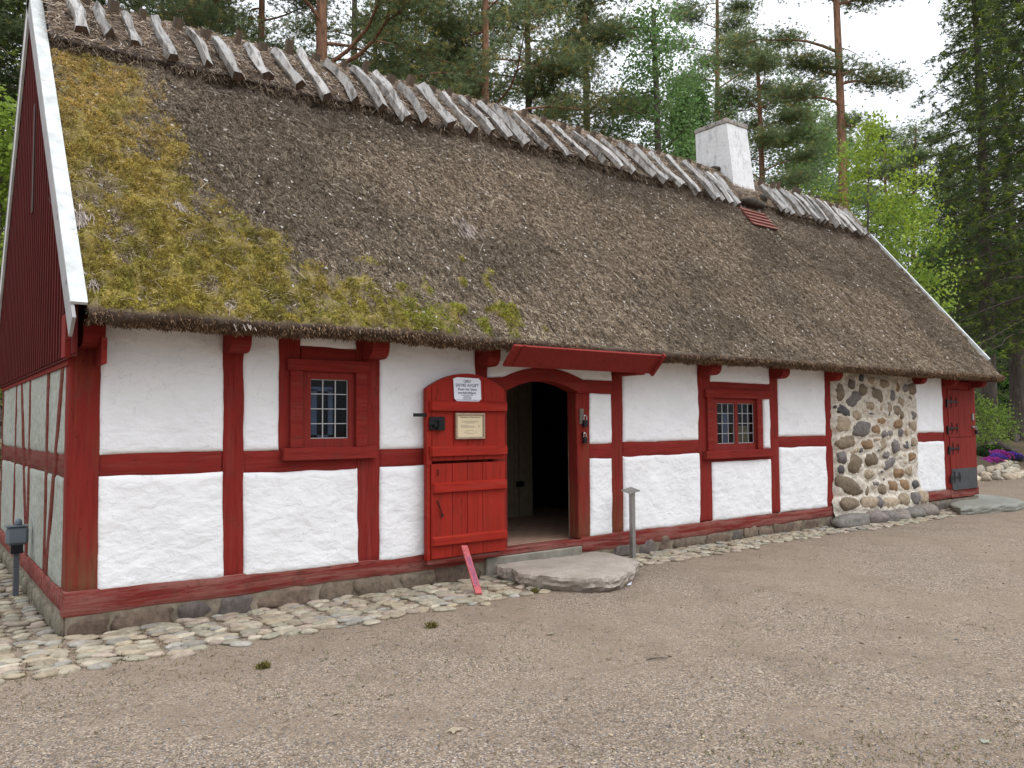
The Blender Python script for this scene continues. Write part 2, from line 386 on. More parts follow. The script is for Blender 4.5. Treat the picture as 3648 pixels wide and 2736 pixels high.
rail(1.357, 2.44, 1.403, 1.402, 1.213, 1.179)
rail(2.689, 3.83, 1.39, 1.385, 1.209, 1.20)
rail(5.466, 5.835, 1.39, 1.384, 1.207, 1.197)
rail(6.03, 7.45, 1.40, 1.402, 1.197, 1.222)
rail(7.71, 9.05, 1.25, 1.25, 1.079, 1.096)
rail(9.248, 10.482, 1.415, 1.424, 1.25, 1.245)
rail(13.33, 14.392, 1.437, 1.434, 1.253, 1.26)
rail(1.876, 2.43, 2.362, 2.356, 2.20, 2.20, name='window_header')
rail(7.712, 9.043, 2.19, 2.188, 2.04, 2.04, name='window_header')
rail(14.59, 15.53, 2.40, 2.40, 2.232, 2.232, name='door_header')
# sills
rail(-.012, 4.06, .352, .300, .160, .150, M_SILL, y=-.012, name='sill_beam', wob=.014)
rail(5.30, 10.70, .300, .306, .118, .152, M_SILL, y=-.012, name='sill_beam', wob=.014)
rail(13.30, 15.80, .362, .34, .19, .20, M_SILL, y=-.012, name='sill_beam', wob=.012)
# plaster panels
panel(.217, 1.168, 1.168, .217, ZT-.01, 1.406); panel(.215, 1.17, 1.184, .215, 1.216, .325)
panel(1.356, 1.662, 1.663, 1.357, ZT-.01, 1.403); panel(1.359, 2.441, 2.459, 1.368, 1.20, .31)
panel(1.876, 2.425, 2.425, 1.877, ZT-.01, 2.360)
panel(2.689, 3.825, 3.825, 2.69, ZT-.01, 1.388); panel(2.69, 3.85, 3.85, 2.689, 1.206, .30)
panel(5.475, 5.829, 5.822, 5.47, 1.985, 1.388); panel(5.47, 5.822, 5.816, 5.462, 1.202, .295)
panel(6.04, 7.446, 7.446, 6.04, ZT-.01, 1.40); panel(6.034, 7.444, 7.443, 6.02, 1.208, .30)
panel(7.716, 9.04, 9.04, 7.715, ZT-.01, 2.19); panel(7.712, 9.04, 9.04, 7.712, 1.087, .305)
panel(8.90, 9.04, 9.04, 8.90, 2.04, 1.25)
panel(9.258, 10.475, 10.48, 9.255, ZT-.01, 1.42); panel(9.255, 10.483, 10.488, 9.25, 1.246, .308)
panel(13.33, 14.388, 14.388, 13.33, ZT-.01, 1.435); panel(13.33, 14.395, 14.428, 13.37, 1.256, .362)
panel(3.992, 5.84, 5.84, 3.992, ZT-.01, 2.130)
# arched lintel over the doorway (in front of the plaster above it)
def arc(x0, x1, za, zt, n=14, p=2.0): return [(x0+(x1-x0)*i/n, za+(zt-za)*(1-abs(2*i/n-1)**p)) for i in range(n+1)]
b = MB(); up = [(3.994, 2.125), (4.18, 2.135)]+arc(4.18, 5.36, 2.135, 2.262, 14)[1:-1]+[(5.36, 2.14), (5.834, 2.14), (5.834, 1.985), (5.27, 1.985)]
b.prism(up+arc(4.235, 5.268, 1.995, 2.112, 14)[::-1]+[(3.994, 2.0)], -.024, .16)
b.build('door_lintel', M_REDH, house)
b = MB(); b.box(4.03, 4.235, -.006, .16, .27, 2.0); b.build('door_jamb', M_REDV, house)
# foundation
b = MB(); b.sm = True
b.mat = 0; b.sm = False
for x0, x1 in ((.0, 3.95), (5.30, 10.72), (13.3, 15.78)): b.box(x0, x1, -.004, .25, -.1, .175)
b.mat = 1; b.sm = True; x = .02
rr = random.Random(4)
while x < 15.6:
    w = rr.uniform(.24, .58)
    if (x+w < 3.9) or (5.5 < x and x+w < 10.65) or (13.4 < x and x+w < 15.6):
        k = rr.uniform(.8, 1.1); b.cur = rr.choice([(.15*k, .108*k, .08*k), (.12*k, .10*k, .09*k), (.17*k, .13*k, .095*k), (.14*k, .10*k, .075*k)])
        b.blob((x+w/2, .012, .055+rr.uniform(-.01, .02)), (w*.5, .038, rr.uniform(.075, .115)), seed=int(x*100), rough=.3, nu=14, nv=8, power=.62)
    x += w+rr.uniform(.01, .05)
for i in range(14):
    y = .1+i*.4; k = rr.uniform(.75, 1.1); b.cur = (.16*k, .14*k, .10*k)
    b.blob((.0, y+.18, .05), (.045, .19, .09), seed=i, rough=.2, nu=12, nv=7, power=.62)
b.mat = 0; b.sm = False; b.cur = (.22, .19, .145); b.box(-.012, .2, .02, 5.3, -.1, .18)
b.build('stone_foundation', [M_MORTAR, M_STONE], house, col=True)
# gable wall (near end)
M_GRED = m_red('shaded_weathered_timber', (30, 2.2, 30), (.15, .026, .02), .5, fade=(.16, .075, .05), lo=.44)  # darker gable red: tree shade mixed into the colour along with the weathering
def gpost(name, quad, mat, x=0.0): return slab(name, quad, x, .15, mat, wob=.008, bulge=.004, rim=.012, rnd=.012, cell=.08, seed=SD(), axis='gable')
gpost('sill_beam', [(.0, .335), (5.3, .335), (5.3, .17), (.0, .17)], M_SILL, -.014)
gpost('timber_post', [(.012, 2.3), (.2, 2.3), (.2, .335), (.012, .335)], M_POSTWORN, -.006)
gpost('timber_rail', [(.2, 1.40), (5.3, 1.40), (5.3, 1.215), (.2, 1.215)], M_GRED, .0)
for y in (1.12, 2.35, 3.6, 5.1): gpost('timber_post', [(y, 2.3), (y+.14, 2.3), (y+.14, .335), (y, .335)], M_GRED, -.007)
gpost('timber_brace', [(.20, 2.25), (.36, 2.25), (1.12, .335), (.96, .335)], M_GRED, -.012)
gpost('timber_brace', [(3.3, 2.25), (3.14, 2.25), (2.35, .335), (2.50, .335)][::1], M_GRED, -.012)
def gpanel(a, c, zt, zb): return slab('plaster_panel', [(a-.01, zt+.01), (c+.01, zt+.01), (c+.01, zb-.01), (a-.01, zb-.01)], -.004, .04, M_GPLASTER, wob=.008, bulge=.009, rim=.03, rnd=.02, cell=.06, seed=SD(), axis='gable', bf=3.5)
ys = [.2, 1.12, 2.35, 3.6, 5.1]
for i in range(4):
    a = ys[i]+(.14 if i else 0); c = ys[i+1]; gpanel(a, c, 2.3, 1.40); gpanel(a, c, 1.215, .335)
# roof plane
def mroof(x): return 1.19+.07*np.clip(np.asarray(x, float)/6, 0, 1)
def RP(x, s, off=0.0):
    a = np.arctan(mroof(x)); return np.stack([x+0*s, -.48+s*np.cos(a)-off*np.sin(a), 2.50+s*np.sin(a)+off*np.cos(a)], -1)
YR = 2.65
def smax(x): return (YR+.48)/np.cos(np.arctan(mroof(x)))
def ridge_z(x): return 2.50+mroof(x)*(YR+.48)
# gable cladding: vertical boards with cover strips
b = MB(); zr0 = float(ridge_z(0))
y = -.42
while y < 5.72:
    zt = zr0-.03-1.19*abs(y+.075-YR); zb = 2.16
    if zt > zb:
        b.box(-.045, -.022, y, y+.146, zb, zt); b.box(-.058, -.046, y-.02, y+.02, zb-.005, zt-.005)
    y += .15
b.box(-.040, -.020, -.42, 5.72, 2.14, 2.155)
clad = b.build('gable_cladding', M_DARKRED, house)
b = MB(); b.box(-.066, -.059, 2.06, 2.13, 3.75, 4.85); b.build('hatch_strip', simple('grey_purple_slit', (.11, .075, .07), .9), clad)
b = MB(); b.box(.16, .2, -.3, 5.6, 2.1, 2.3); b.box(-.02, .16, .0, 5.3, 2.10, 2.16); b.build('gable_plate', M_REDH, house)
# unlit interior box
b = MB()
def quad(p): b.add(p, [(0, 1, 2, 3)])
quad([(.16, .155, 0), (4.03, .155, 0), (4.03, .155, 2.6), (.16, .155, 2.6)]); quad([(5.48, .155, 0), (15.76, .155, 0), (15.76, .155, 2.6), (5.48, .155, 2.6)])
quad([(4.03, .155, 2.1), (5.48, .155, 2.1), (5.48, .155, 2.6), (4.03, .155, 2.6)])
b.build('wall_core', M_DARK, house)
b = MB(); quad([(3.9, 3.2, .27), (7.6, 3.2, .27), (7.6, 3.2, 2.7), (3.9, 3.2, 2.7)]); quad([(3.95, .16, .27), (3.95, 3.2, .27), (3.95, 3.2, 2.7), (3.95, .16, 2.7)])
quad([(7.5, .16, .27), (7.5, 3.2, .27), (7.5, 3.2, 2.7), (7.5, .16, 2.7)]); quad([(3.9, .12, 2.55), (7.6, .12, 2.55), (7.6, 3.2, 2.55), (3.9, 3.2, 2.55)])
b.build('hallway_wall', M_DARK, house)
b = MB(); quad([(.05, 5.3, 0), (15.75, 5.3, 0), (15.75, 5.3, 2.6), (.05, 5.3, 2.6)]); quad([(15.75, .1, 0), (15.75, 5.3, 0), (15.75, 5.3, 2.6), (15.75, .1, 2.6)])
b.add([(15.745, -.3, 2.45), (15.745, 5.6, 2.45), (15.745, YR, 6.35)], [(0, 1, 2)])
b.build('rear_wall', M_PLASTER, house)
b = MB(); b.box(4.05, 7.5, .0, 3.2, .18, .268); b.build('tiled_floor', M_TILE, house)
b = MB(); b.box(4.06, 5.30, -.035, .14, .205, .276, bev=.008); b.build('threshold', M_SILL, house)
b = MB(); b.box(3.93, 5.29, -.05, .12, -.1, .204, bev=.012); b.build('concrete_step', M_CONCRETE, house)
# inner door standing open inside, with a strip of frame
b = MB(); b.box(5.3, 6.13, 2.26, 2.31, .275, 2.35); b.box(6.18, 6.42, 2.28, 2.33, .275, 2.35); b.box(6.06, 6.12, 2.235, 2.259, .3, 2.3)
ind = b.build('inner_door', M_BEIGE, house)
b = MB(); b.box(6.08, 6.2, 2.21, 2.234, .72, .80); b.box(6.1, 6.2, 2.19, 2.209, .75, .77); b.build('door_latch', M_IRON, ind)
b = MB(); b.box(5.30, 5.33, .165, .20, .275, 2.05); b.build('inner_frame', M_BEIGE, house)
# beam ends under the eaves
for xa, xb, zb in ((.045, .20, 2.235), (1.165, 1.335, 2.25), (2.485, 2.665, 2.255), (3.835, 3.985, 2.235), (7.46, 7.655, 2.265), (9.045, 9.215, 2.265), (10.475, 10.63, 2.27), (13.20, 13.36, 2.29), (14.42, 14.57, 2.29), (15.60, 15.75, 2.285)):
    b = MB(); pr = .24; prof = [(.05, zb), (-pr+.10, zb)]+[(-pr+.10-.10*math.sin(t), zb+.10-.10*math.cos(t)) for t in (.4, .8, 1.2, 1.57)]+[(-pr, 2.47), (.05, 2.47)]
    n = len(prof); V = [(xa, y, z) for y, z in prof]+[(xb, y, z) for y, z in prof]
    b.add(V, [tuple(range(n)), tuple(range(2*n-1, n-1, -1))]+[(i, (i+1) % n, n+(i+1) % n, n+i) for i in range(n)])
    b.build('beam_end', M_REDH, house)
# windows
def window(cx0, cx1, ch0, ch1, hx0, hx1, sx0, sx1, sz0, sz1, ga, double):
    b = MB(); yf = -.042
    b.box(hx0, hx1, yf, .02, ch0, ch1, bev=.006); b.box(cx0[0], cx0[1], yf+.004, .02, sz1, ch0, bev=.005); b.box(cx1[0], cx1[1], yf+.004, .02, sz1, ch0, bev=.005)
    w = b.build('window', M_REDH, house)
    b = MB(); b.box(sx0, sx1, -.075, .02, sz0, sz1, bev=.006); b.build('window_sill', M_REDH, w)
    x0, x1, z0, z1 = ga; b = MB(); ys, ye = .006, .05
    b.box(cx0[1], x0, ys, ye, sz1, ch0); b.box(x1, cx1[0], ys, ye, sz1, ch0); b.box(x0, x1, ys+.001, ye, z1, ch0); b.box(x0, x1, ys+.001, ye, sz1, z0)
    panes = [(x0, x1)]
    if double:
        xm = double; b.box(xm-.032, xm+.032, ys+.002, ye, z0, z1); panes = [(x0, xm-.032), (xm+.032, x1)]
    b.build('sash', M_FARDOOR, w)
    b = MB()
    for p, q in panes: b.add([(p, .032, z0), (q, .032, z0), (q, .032, z1), (p, .032, z1)], [(0, 1, 2, 3)])
    b.build('window_glass', M_GLASS, w)
    b = MB()
    for p, q in panes:
        for i in range(4): x = p+(q-p)*i/3+(.004 if i == 0 else -.004 if i == 3 else 0); b.box(x-.005, x+.005, .026, .037, z0, z1)
        for i in range(5): z = z0+(z1-z0)*i/4+(.004 if i == 0 else -.004 if i == 4 else 0); b.box(p, q, .0275, .0355, z-.004, z+.004)
    b.build('lead_came', M_LEAD, w)
    return w, panes, (z0, z1)
w1, _, _ = window((1.765, 1.885), (2.416, 2.535), 2.123, 2.232, 1.735, 2.562, 1.69, 2.625, 1.302, 1.415, (1.975, 2.356, 1.497, 2.052), None)
b = MB()
for z in (1.95, 1.55): b = MB(); b.box(1.878, 1.893, -.005, .006, z-.05, z+.05); b.build('hinge', M_IRON, w1)
b = MB()
for x0, x1, y in ((2.02, 2.075, .10), (2.19, 2.235, .10)): b.box(x0, x1, y, y+.012, 1.5, 1.96)
b.box(2.02, 2.235, .10, .112, 1.945, 1.985); b.box(2.02, 2.235, .10, .112, 1.5, 1.53); b.build('reflected_casement', M_CURTAIN, w1)  # blue frame bars behind the glass, added in place of a reflected window
w2, _, _ = window((7.60, 7.72), (8.70, 8.822), 1.965, 2.08, 7.568, 9.0, 7.516, 8.99, 1.136, 1.245, (7.85, 8.68, 1.337, 1.895), 8.27)
b = MB(); b.box(7.86, 7.93, .10, .112, 1.34, 1.9); b.box(8.10, 8.22, .11, .122, 1.34, 1.75); b.build('reflection_strip', M_CURTAIN, w2)  # strips behind these panes are added to imitate reflections in the glass
b = MB(); b.box(8.31, 8.67, .11, .122, 1.34, 1.58); b.build('reflection_strip', M_REFLYELLOW, w2)

# open split door lying back against the wall
def leaf(name, outline, y0, y1):
    b = MB(); b.prism(outline, y0, y1); return b.build(name, M_DOOR, house)
yf = -.135
hi = [(3.155, 1.255), (4.128, 1.255), (4.128, 1.975)]+arc(3.155, 4.128, 1.965, 2.15, 12)[1:-1][::-1]+[(3.155, 1.965)]
ul = leaf('upper_door', hi, -.115, -.085)
b = MB(); seams = [3.155, 3.456, 3.633, 3.833, 4.128]
def boards(zb, zt_fn, x0s, y0, y1):
    b = MB()
    for a, c in zip(x0s[:-1], x0s[1:]):
        b.prism([(a+.003, zb), (c-.003, zb)]+[(c-.003-(c-a-.006)*i/4, zt_fn(c-.003-(c-a-.006)*i/4)) for i in range(5)], y0, y1)
    return b
zarc = lambda x: 1.96+.155*(1-abs(2*(x-3.1)/(4.16-3.1)-1)**2)
b = boards(1.255, zarc, [3.20, 3.456, 3.633, 3.833, 4.105], -.135, -.114); b.build('door_board', M_DOOR, ul)
# rebated outer edge standing proud at the free side and over the arch
b = MB(); ring_o = [(3.145, 1.215)]+[(3.145+(4.13-3.145)*i/14, 1.985+.165*(1-abs(2*i/14-1)**2)) for i in range(15)]; ring_i = [(3.20, 1.215)]+[(3.20+(4.105-3.20)*i/14, zarc(3.20+(4.105-3.20)*i/14)) for i in range(15)]
for i in range(15): b.prism([ring_o[i], ring_o[i+1], ring_i[i+1], ring_i[i]], -.128, -.06)
b.build('door_edge', M_DOORH, ul)
def batten(z0, z1, x0, x1, parent):
    b = MB(); h = (z1-z0); e = .018
    V = [(x0, -.137, z0), (x1, -.137, z0), (x1, -.137, z1), (x0, -.137, z1), (x0+e, -.172, z0+e*.4), (x1-.004, -.172, z0+e*.4), (x1-.004, -.172, z1-e), (x0+e, -.172, z1-e)]
    b.add(V, [(0, 1, 2, 3), (4, 7, 6, 5), (0, 4, 5, 1), (1, 5, 6, 2), (2, 6, 7, 3), (3, 7, 4, 0)]); b.build('door_batten', M_DOORH, parent)
batten(1.755, 1.865, 3.165, 4.122, ul); batten(1.297, 1.402, 3.168, 4.122, ul)
b = MB(); b.box(3.165, 3.345, -.155, -.134, 1.565, 1.70, bev=.006); b.box(3.15, 3.25, -.175, -.156, 1.62, 1.65); b.tube([(3.27, -.165, 1.565), (3.275, -.17, 1.66)], .035, 8); b.box(3.20, 3.23, -.185, -.15, 1.60, 1.63)
b.build('box_lock', M_IRON, ul)
b = MB(); b.box(3.0, 3.15, -.12, -.105, 1.70, 1.735); b.build('door_bolt', M_IRON, ul)
lo = [(3.155, .27), (4.125, .285), (4.125, 1.225), (3.155, 1.225)]
ll = leaf('lower_door', lo, -.115, -.075)
b = boards(.285, lambda x: 1.225, [3.185, 3.44, 3.62, 3.815, 4.112], -.140, -.1155); b.build('door_board', M_DOOR, ll)
b = MB(); b.box(3.15, 3.183, -.125, -.06, .27, 1.213); b.build('door_edge', M_DOORH, ll)
batten(.934, 1.038, 3.195, 4.115, ll); batten(.408, .502, 3.185, 4.115, ll)
b = MB(); b.tube([(3.25, -.142, .86), (3.255, -.155, .85), (3.30, -.158, .73), (3.31, -.15, .70)], .006, 6); b.tube([(3.285, -.155, .712), (3.31, -.16, .70), (3.325, -.155, .715)], .006, 6)
b.build('door_hook', M_IRON, ll)
b = MB(); b.tube([(3.26, -.142, 1.17), (3.26, -.155, 1.165), (3.262, -.155, 1.12), (3.262, -.142, 1.115)], .005, 6); b.build('door_staple', M_IRON, ll)
b = MB(); b.box(3.16, 4.06, -.11, -.02, .225, .272); b.build('door_skirt', M_SILL, ll)
# board awning under the eave over the door
b = MB(); th = Matrix.Translation((0, 0, 0))
def tilt(x0, x1, p0, p1, t):
    (ya, za), (yb, zb) = p0, p1; d = Vector((0, yb-ya, zb-za)).normalized(); n = Vector((0, -d.z, d.y))*t
    V = [(x, y+n.y*k, z+n.z*k) for x in (x0, x1) for (y, z) in (p0, p1) for k in (0, 1)]
    b.add(V, [(0, 1, 3, 2), (4, 6, 7, 5), (0, 4, 5, 1), (2, 3, 7, 6), (0, 2, 6, 4), (1, 5, 7, 3)])
tilt(3.895, 6.10, (-.39, 2.235), (-.585, 2.432), .026)
b.sm = False
tilt(4.0, 4.035, (-.42, 2.232), (-.617, 2.432), .018); tilt(6.085, 6.12, (-.395, 2.22), (-.615, 2.444), .05)
b.build('door_awning', M_FARDOOR, house)
# bracket below the awning
b = MB(); b.box(5.86, 6.02, -.40, -.0, 2.20, 2.26, bev=.01); b.build('awning_bracket', M_REDH, house)
# iron pieces on the jamb
b = MB(); b.box(5.30, 5.36, -.022, -.007, 1.62, 1.80); b.build('lock_plate', M_OLDBOARD, house)
b = MB(); b.box(5.335, 5.35, -.03, -.006, 1.47, 1.52); b.build('door_staple', M_IRON, house)
def padlock(x, y, z, label, s=1.0):
    e = empty('padlock', (x, y, z), label, 'padlock', 'padlocks by the doorway')
    b = MB(); b.box(-.024*s, .024*s, -.013*s, .013*s, -.085*s, -.025*s, bev=.005*s); b.build('lock_body', M_IRON, e)
    b = MB(); b.tube([(-.016*s, 0, -.03*s)]+[(-.016*s*math.cos(t), 0, .016*s*math.sin(t)) for t in (0, .5, 1, 1.57, 2.1, 2.6, 3.14)]+[(.016*s, 0, -.03*s)], .0045*s, 6); b.build('shackle', M_BRASS, e)
padlock(5.362, -.045, 1.70, 'padlock hooked on the bare wood plate of the right door post', 1.35)
padlock(5.352, -.045, 1.495, 'padlock hanging lower on the red door post, below the plate', 1.2)

# fieldstone wall
FST = [(382,405,42,95,8,0),(503,330,34,54,0,1),(592,265,32,42,0,2),(515,480,82,70,20,3),(612,385,44,60,-5,0),(746,435,58,70,-15,0),(420,590,74,52,-15,2),(415,720,76,82,0,4),(600,770,98,78,5,3),(555,635,46,52,0,4),(675,540,42,56,0,4),(735,775,46,52,0,5),(850,815,56,40,5,3),(440,900,98,72,5,0),(655,920,60,56,0,5),(805,920,40,60,20,4),(930,940,40,76,-5,3),(1030,925,30,46,0,2),(1115,895,36,50,0,4),(950,715,54,55,0,5),(945,590,46,56,0,0),(870,560,26,60,0,4),(858,618,28,26,0,2),(900,440,24,60,0,3),(945,360,28,46,0,5),(985,495,36,46,-20,4),(1065,480,28,44,0,0),(1095,375,36,62,0,0),(1110,640,32,48,0,3),(1100,740,36,60,0,4),(800,690,46,30,0,5),(980,805,36,46,0,3),(530,1110,76,95,5,0),(695,1070,60,72,0,0),(405,1050,42,72,-10,3),(395,1165,30,55,0,2),(840,1020,36,46,-10,3),(870,1110,66,48,15,3),(955,1200,55,58,0,5),(670,1215,66,50,0,4),(1060,1180,42,52,0,4),(475,1330,130,84,-15,0),(645,1370,22,60,0,0),(800,1365,50,58,0,0),(905,1330,48,62,-10,5),(1020,1320,54,60,-10,5),(1125,1315,38,50,0,2),(440,1505,88,66,0,0),(640,1490,82,60,0,4),(738,1495,32,62,0,3),(850,1500,78,62,0,4),(980,1470,58,72,0,4),(1100,1450,40,64,0,3),(1170,1440,46,66,0,4),(1090,1040,50,46,0,5),(690,290,46,36,0,4),(820,320,60,50,0,4),(1030,370,30,46,0,3),(540,985,50,22,10,4),(595,980,22,30,0,2),(740,540,18,12,0,2),(700,620,26,16,0,2),(760,980,22,14,0,2),(800,1190,22,18,0,2),(815,1265,14,18,0,2),(735,1310,34,32,0,3),(990,630,24,46,15,0),(1040,800,20,52,0,4),(970,960,26,16,0,4),(1085,930,20,22,0,2),(560,1190,16,20,0,4),(760,870,34,16,0,4),(780,560,26,40,0,4),(1010,1030,30,26,0,4),(1015,1100,34,30,0,4)]
PAL = [(.185, .145, .10), (.17, .145, .115), (.10, .095, .095), (.18, .16, .15), (.34, .27, .19), (.27, .175, .10)]
b = MB(); b.sm = True; b.mat = 1; mort = []
z8 = lambda a, c: (2848+a*.36166, 1250+c*.36166)
for i, (cx, cy, rx, ry, rot, pc) in enumerate(FST):
    c = W(*z8(cx, cy), y=-.03); r = W(*z8(cx+rx, cy), y=-.03); t_ = W(*z8(cx, cy-ry), y=-.03)
    k = random.uniform(.8, 1.15); b.cur = tuple(q*k for q in PAL[pc])
    a, h = abs(r[0]-c[0]), abs(t_[1]-c[1]); M = Matrix.Rotation(math.radians(-rot), 3, 'Y').to_4x4()
    base = -.03 if c[1] > .35 else -.10
    b.blob((c[0], base, c[1]), (a, min(.08, .35*min(a, h)+.03), h), M, seed=i, rough=.17, nu=18, nv=12, power=.9); mort.append((c[0], c[1], a, h))
b.mat = 0; b.cur = (.53, .475, .395)
nx, nz = 150, 130; X, Z = np.meshgrid(np.linspace(0, 1, nx), np.linspace(0, 1, nz)); zz = -.05+Z*2.6
xx = 10.60+X*(13.355-10.60+.20*np.clip(1-zz/.6, 0, 1)); D = np.full(X.shape, 9.)
for cx, cz, a, h in mort: D = np.minimum(D, np.hypot((xx-cx)/a, (zz-cz)/h))
yy = -.027+.075*np.clip(1-(xx-10.60)/.13, 0, 1)-.095*np.clip((.45-zz)/.3, 0, 1)-.035*np.clip(1.5-D, 0, .45)/.45+(fbm(xx*9, zz*9, 2, 4)-.5)*.075
V = np.stack([xx, yy, zz], -1).reshape(-1, 3); idx = np.arange(nx*nz).reshape(nz, nx)
b.add(V, [tuple(q) for q in np.stack([idx[:-1, :-1], idx[:-1, 1:], idx[1:, 1:], idx[1:, :-1]], -1).reshape(-1, 4)])
b.build('fieldstone_wall', [M_STONE, M_STONE], house, col=True)

# plank door at the far end
b = MB()
for x0, x1 in ((14.61, 14.80), (14.805, 15.02), (15.025, 15.27), (15.275, 15.66)):
    for z0, z1 in ((.355, 1.322), (1.33, 2.228)):
        e = .055*(1-(z0+z1)/4.6); b.box(x0+(.03 if z1 < 1.4 else 0), x1+(.03 if z1 < 1.4 else 0), -.014, .03, z0, z1, bev=.004)
dr = b.build('plank_door', M_FARDOOR, house)
b = MB(); b.box(14.655, 15.69, -.024, -.0145, .345, .735); b.box(14.655, 15.70, -.05, -.0245, .345, .36); kp = b.build('kick_plate', M_ZINC, dr)
for z, y in ((2.0, -.0165), (1.50, -.0165), (1.12, -.0165), (.575, -.0265)):
    x0 = 14.52+(.02 if z < 1.2 else 0); b = MB()
    b.box(x0+.005, x0+.045, y-.02, y, z-.11, z+.05); b.prism([(x0+.045, z-.024), (x0+.45, z-.010), (x0+.45, z+.010), (x0+.045, z+.024)], y-.018, y-.001)
    for xs, h in ((x0+.19, .11), (x0+.40, .085)):
        for sg in (1, -1): b.tube([(xs, y-.01, z), (xs+.005, y-.01, z+sg*h*.5), (xs-.012, y-.01, z+sg*h), (xs-.03, y-.01, z+sg*h*.85)], [.008, .008, .007, .005], 6)
    b.build('strap_hinge', M_IRON, dr)
b = MB(); b.box(15.56, 15.63, -.04, -.0145, 1.65, 1.78); b.box(15.54, 15.66, -.045, -.0145, 1.50, 1.54); b.build('door_lock', M_STEEL, dr)
padlock(15.66, -.06, 1.50, 'padlock on the plank door at the far end of the house', 1.5)
b = MB(); b.box(14.6, 15.6, -.02, .15, .20, .352); b.build('door_sill', M_SILL, house)
# ================================================================= THATCH
X0, X1 = .03, 15.86
def roof_hit(vx, vy):
    r = ray(vx*1.6492, vy*1.6492); x = 5.
    for _ in range(8):
        m = float(mroof(x)); t = (2.50+m*(CAM[1]+.48)-CAM[2])/(r[2]-m*r[1]); p = CAM+r*t; x = p[0]
    return p[0], (p[1]+.48)/math.cos(math.atan(m))
MOSS = np.array([roof_hit(*p) for p in ((100,118),(150,112),(205,128),(262,150),(318,188),(352,255),(398,335),(432,425),(482,468),(520,455),(585,505),(640,560),(740,600),(800,608),(850,660),(905,650),(985,690),(1040,722),(1060,745),(900,760),(600,745),(300,725),(185,705),(160,480),(125,240))])
def in_poly(x, s, P):
    c = np.zeros(x.shape, bool); j = len(P)-1
    for i in range(len(P)):
        xi, yi = P[i]; xj, yj = P[j]
        c ^= ((yi > s) != (yj > s)) & (x < (xj-xi)*(s-yi)/(yj-yi+1e-12)+xi); j = i
    return c
def moss_amt(x, s):                      # 0..1 cover of moss at roof coordinates
    tot = 0
    for k in range(5):
        jx = (n2(x*3+k*9, s*3, 5+k)-.5)*.7; js = (n2(x*3, s*3+k*7, 9+k)-.5)*.8
        tot = tot+in_poly(x+jx*(k+1)/5, s+js*(k+1)/5, MOSS)
    a = tot/5.
    st = fbm(x*2.6, s*1.3, 2, 4)*.55+fbm(x*9, s*6, 6, 3)*.45
    low = np.clip(1-s/2.6, 0, 1)
    thr = .38-.09*low+.06*np.clip((s-2.9)/1.0, 0, 1)+.05*np.clip((x-2.6)/1.2, 0, 1)-.13*np.clip(1-x/1.15, 0, 1)
    a = a*np.clip((st-thr+.06)*3.4, 0, 1)*np.clip(1-(x-2.9)/.6, 0, 1)
    # stray cushions further along the eave
    far = np.clip((n2(x*6, s*5, 11)-.72)*7, 0, 1)*np.clip((n2(x*1.3, s*1.5, 14)-.35)*4, 0, 1)*np.clip(1-(x-3.0)/2.6, 0, 1)*(s < 1.3)*(x > 1.5)
    return np.clip(np.maximum(a, far), 0, 1)
def lump(x, s):
    return (fbm(x*2.3, s*1.6, 1, 3)-.5)*.07+(fbm(x*13, s*6, 3, 3)-.5)*.062+(n2(x*32, s*13, 7)-.5)*.034
# profile under and round the eave lip, then up the slope
ds = .028; sg = np.arange(0.02, 4.98, ds); xg = np.arange(X0, X1+.001, .032); XX, SS = np.meshgrid(xg, sg)
mo = moss_amt(XX, SS); cush = fbm(XX*9, SS*8, 12, 3)
off = lump(XX, SS)+mo*np.clip(cush-.28, 0, 1)*.17
end = np.clip((XX-15.45)/.41, 0, 1); off = off-.05*end**2
P = RP(XX, SS, off)
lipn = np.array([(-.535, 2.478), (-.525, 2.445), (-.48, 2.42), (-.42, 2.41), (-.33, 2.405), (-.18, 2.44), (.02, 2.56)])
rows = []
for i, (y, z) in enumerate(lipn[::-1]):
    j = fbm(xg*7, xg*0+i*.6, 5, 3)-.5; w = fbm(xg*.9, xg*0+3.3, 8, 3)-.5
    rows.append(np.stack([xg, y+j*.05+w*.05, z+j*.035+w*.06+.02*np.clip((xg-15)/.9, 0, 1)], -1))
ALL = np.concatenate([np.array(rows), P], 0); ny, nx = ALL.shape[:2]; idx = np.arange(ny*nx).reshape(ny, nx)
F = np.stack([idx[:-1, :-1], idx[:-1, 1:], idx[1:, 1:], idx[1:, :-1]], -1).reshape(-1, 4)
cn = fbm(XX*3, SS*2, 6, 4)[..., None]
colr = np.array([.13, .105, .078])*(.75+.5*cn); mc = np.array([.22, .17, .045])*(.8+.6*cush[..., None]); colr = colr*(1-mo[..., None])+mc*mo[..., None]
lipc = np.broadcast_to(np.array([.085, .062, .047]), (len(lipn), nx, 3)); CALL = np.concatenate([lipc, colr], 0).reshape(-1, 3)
thatch = npmesh('thatch_roof', ALL.reshape(-1, 3), F, M_THATCH, house, CALL, smooth=True)

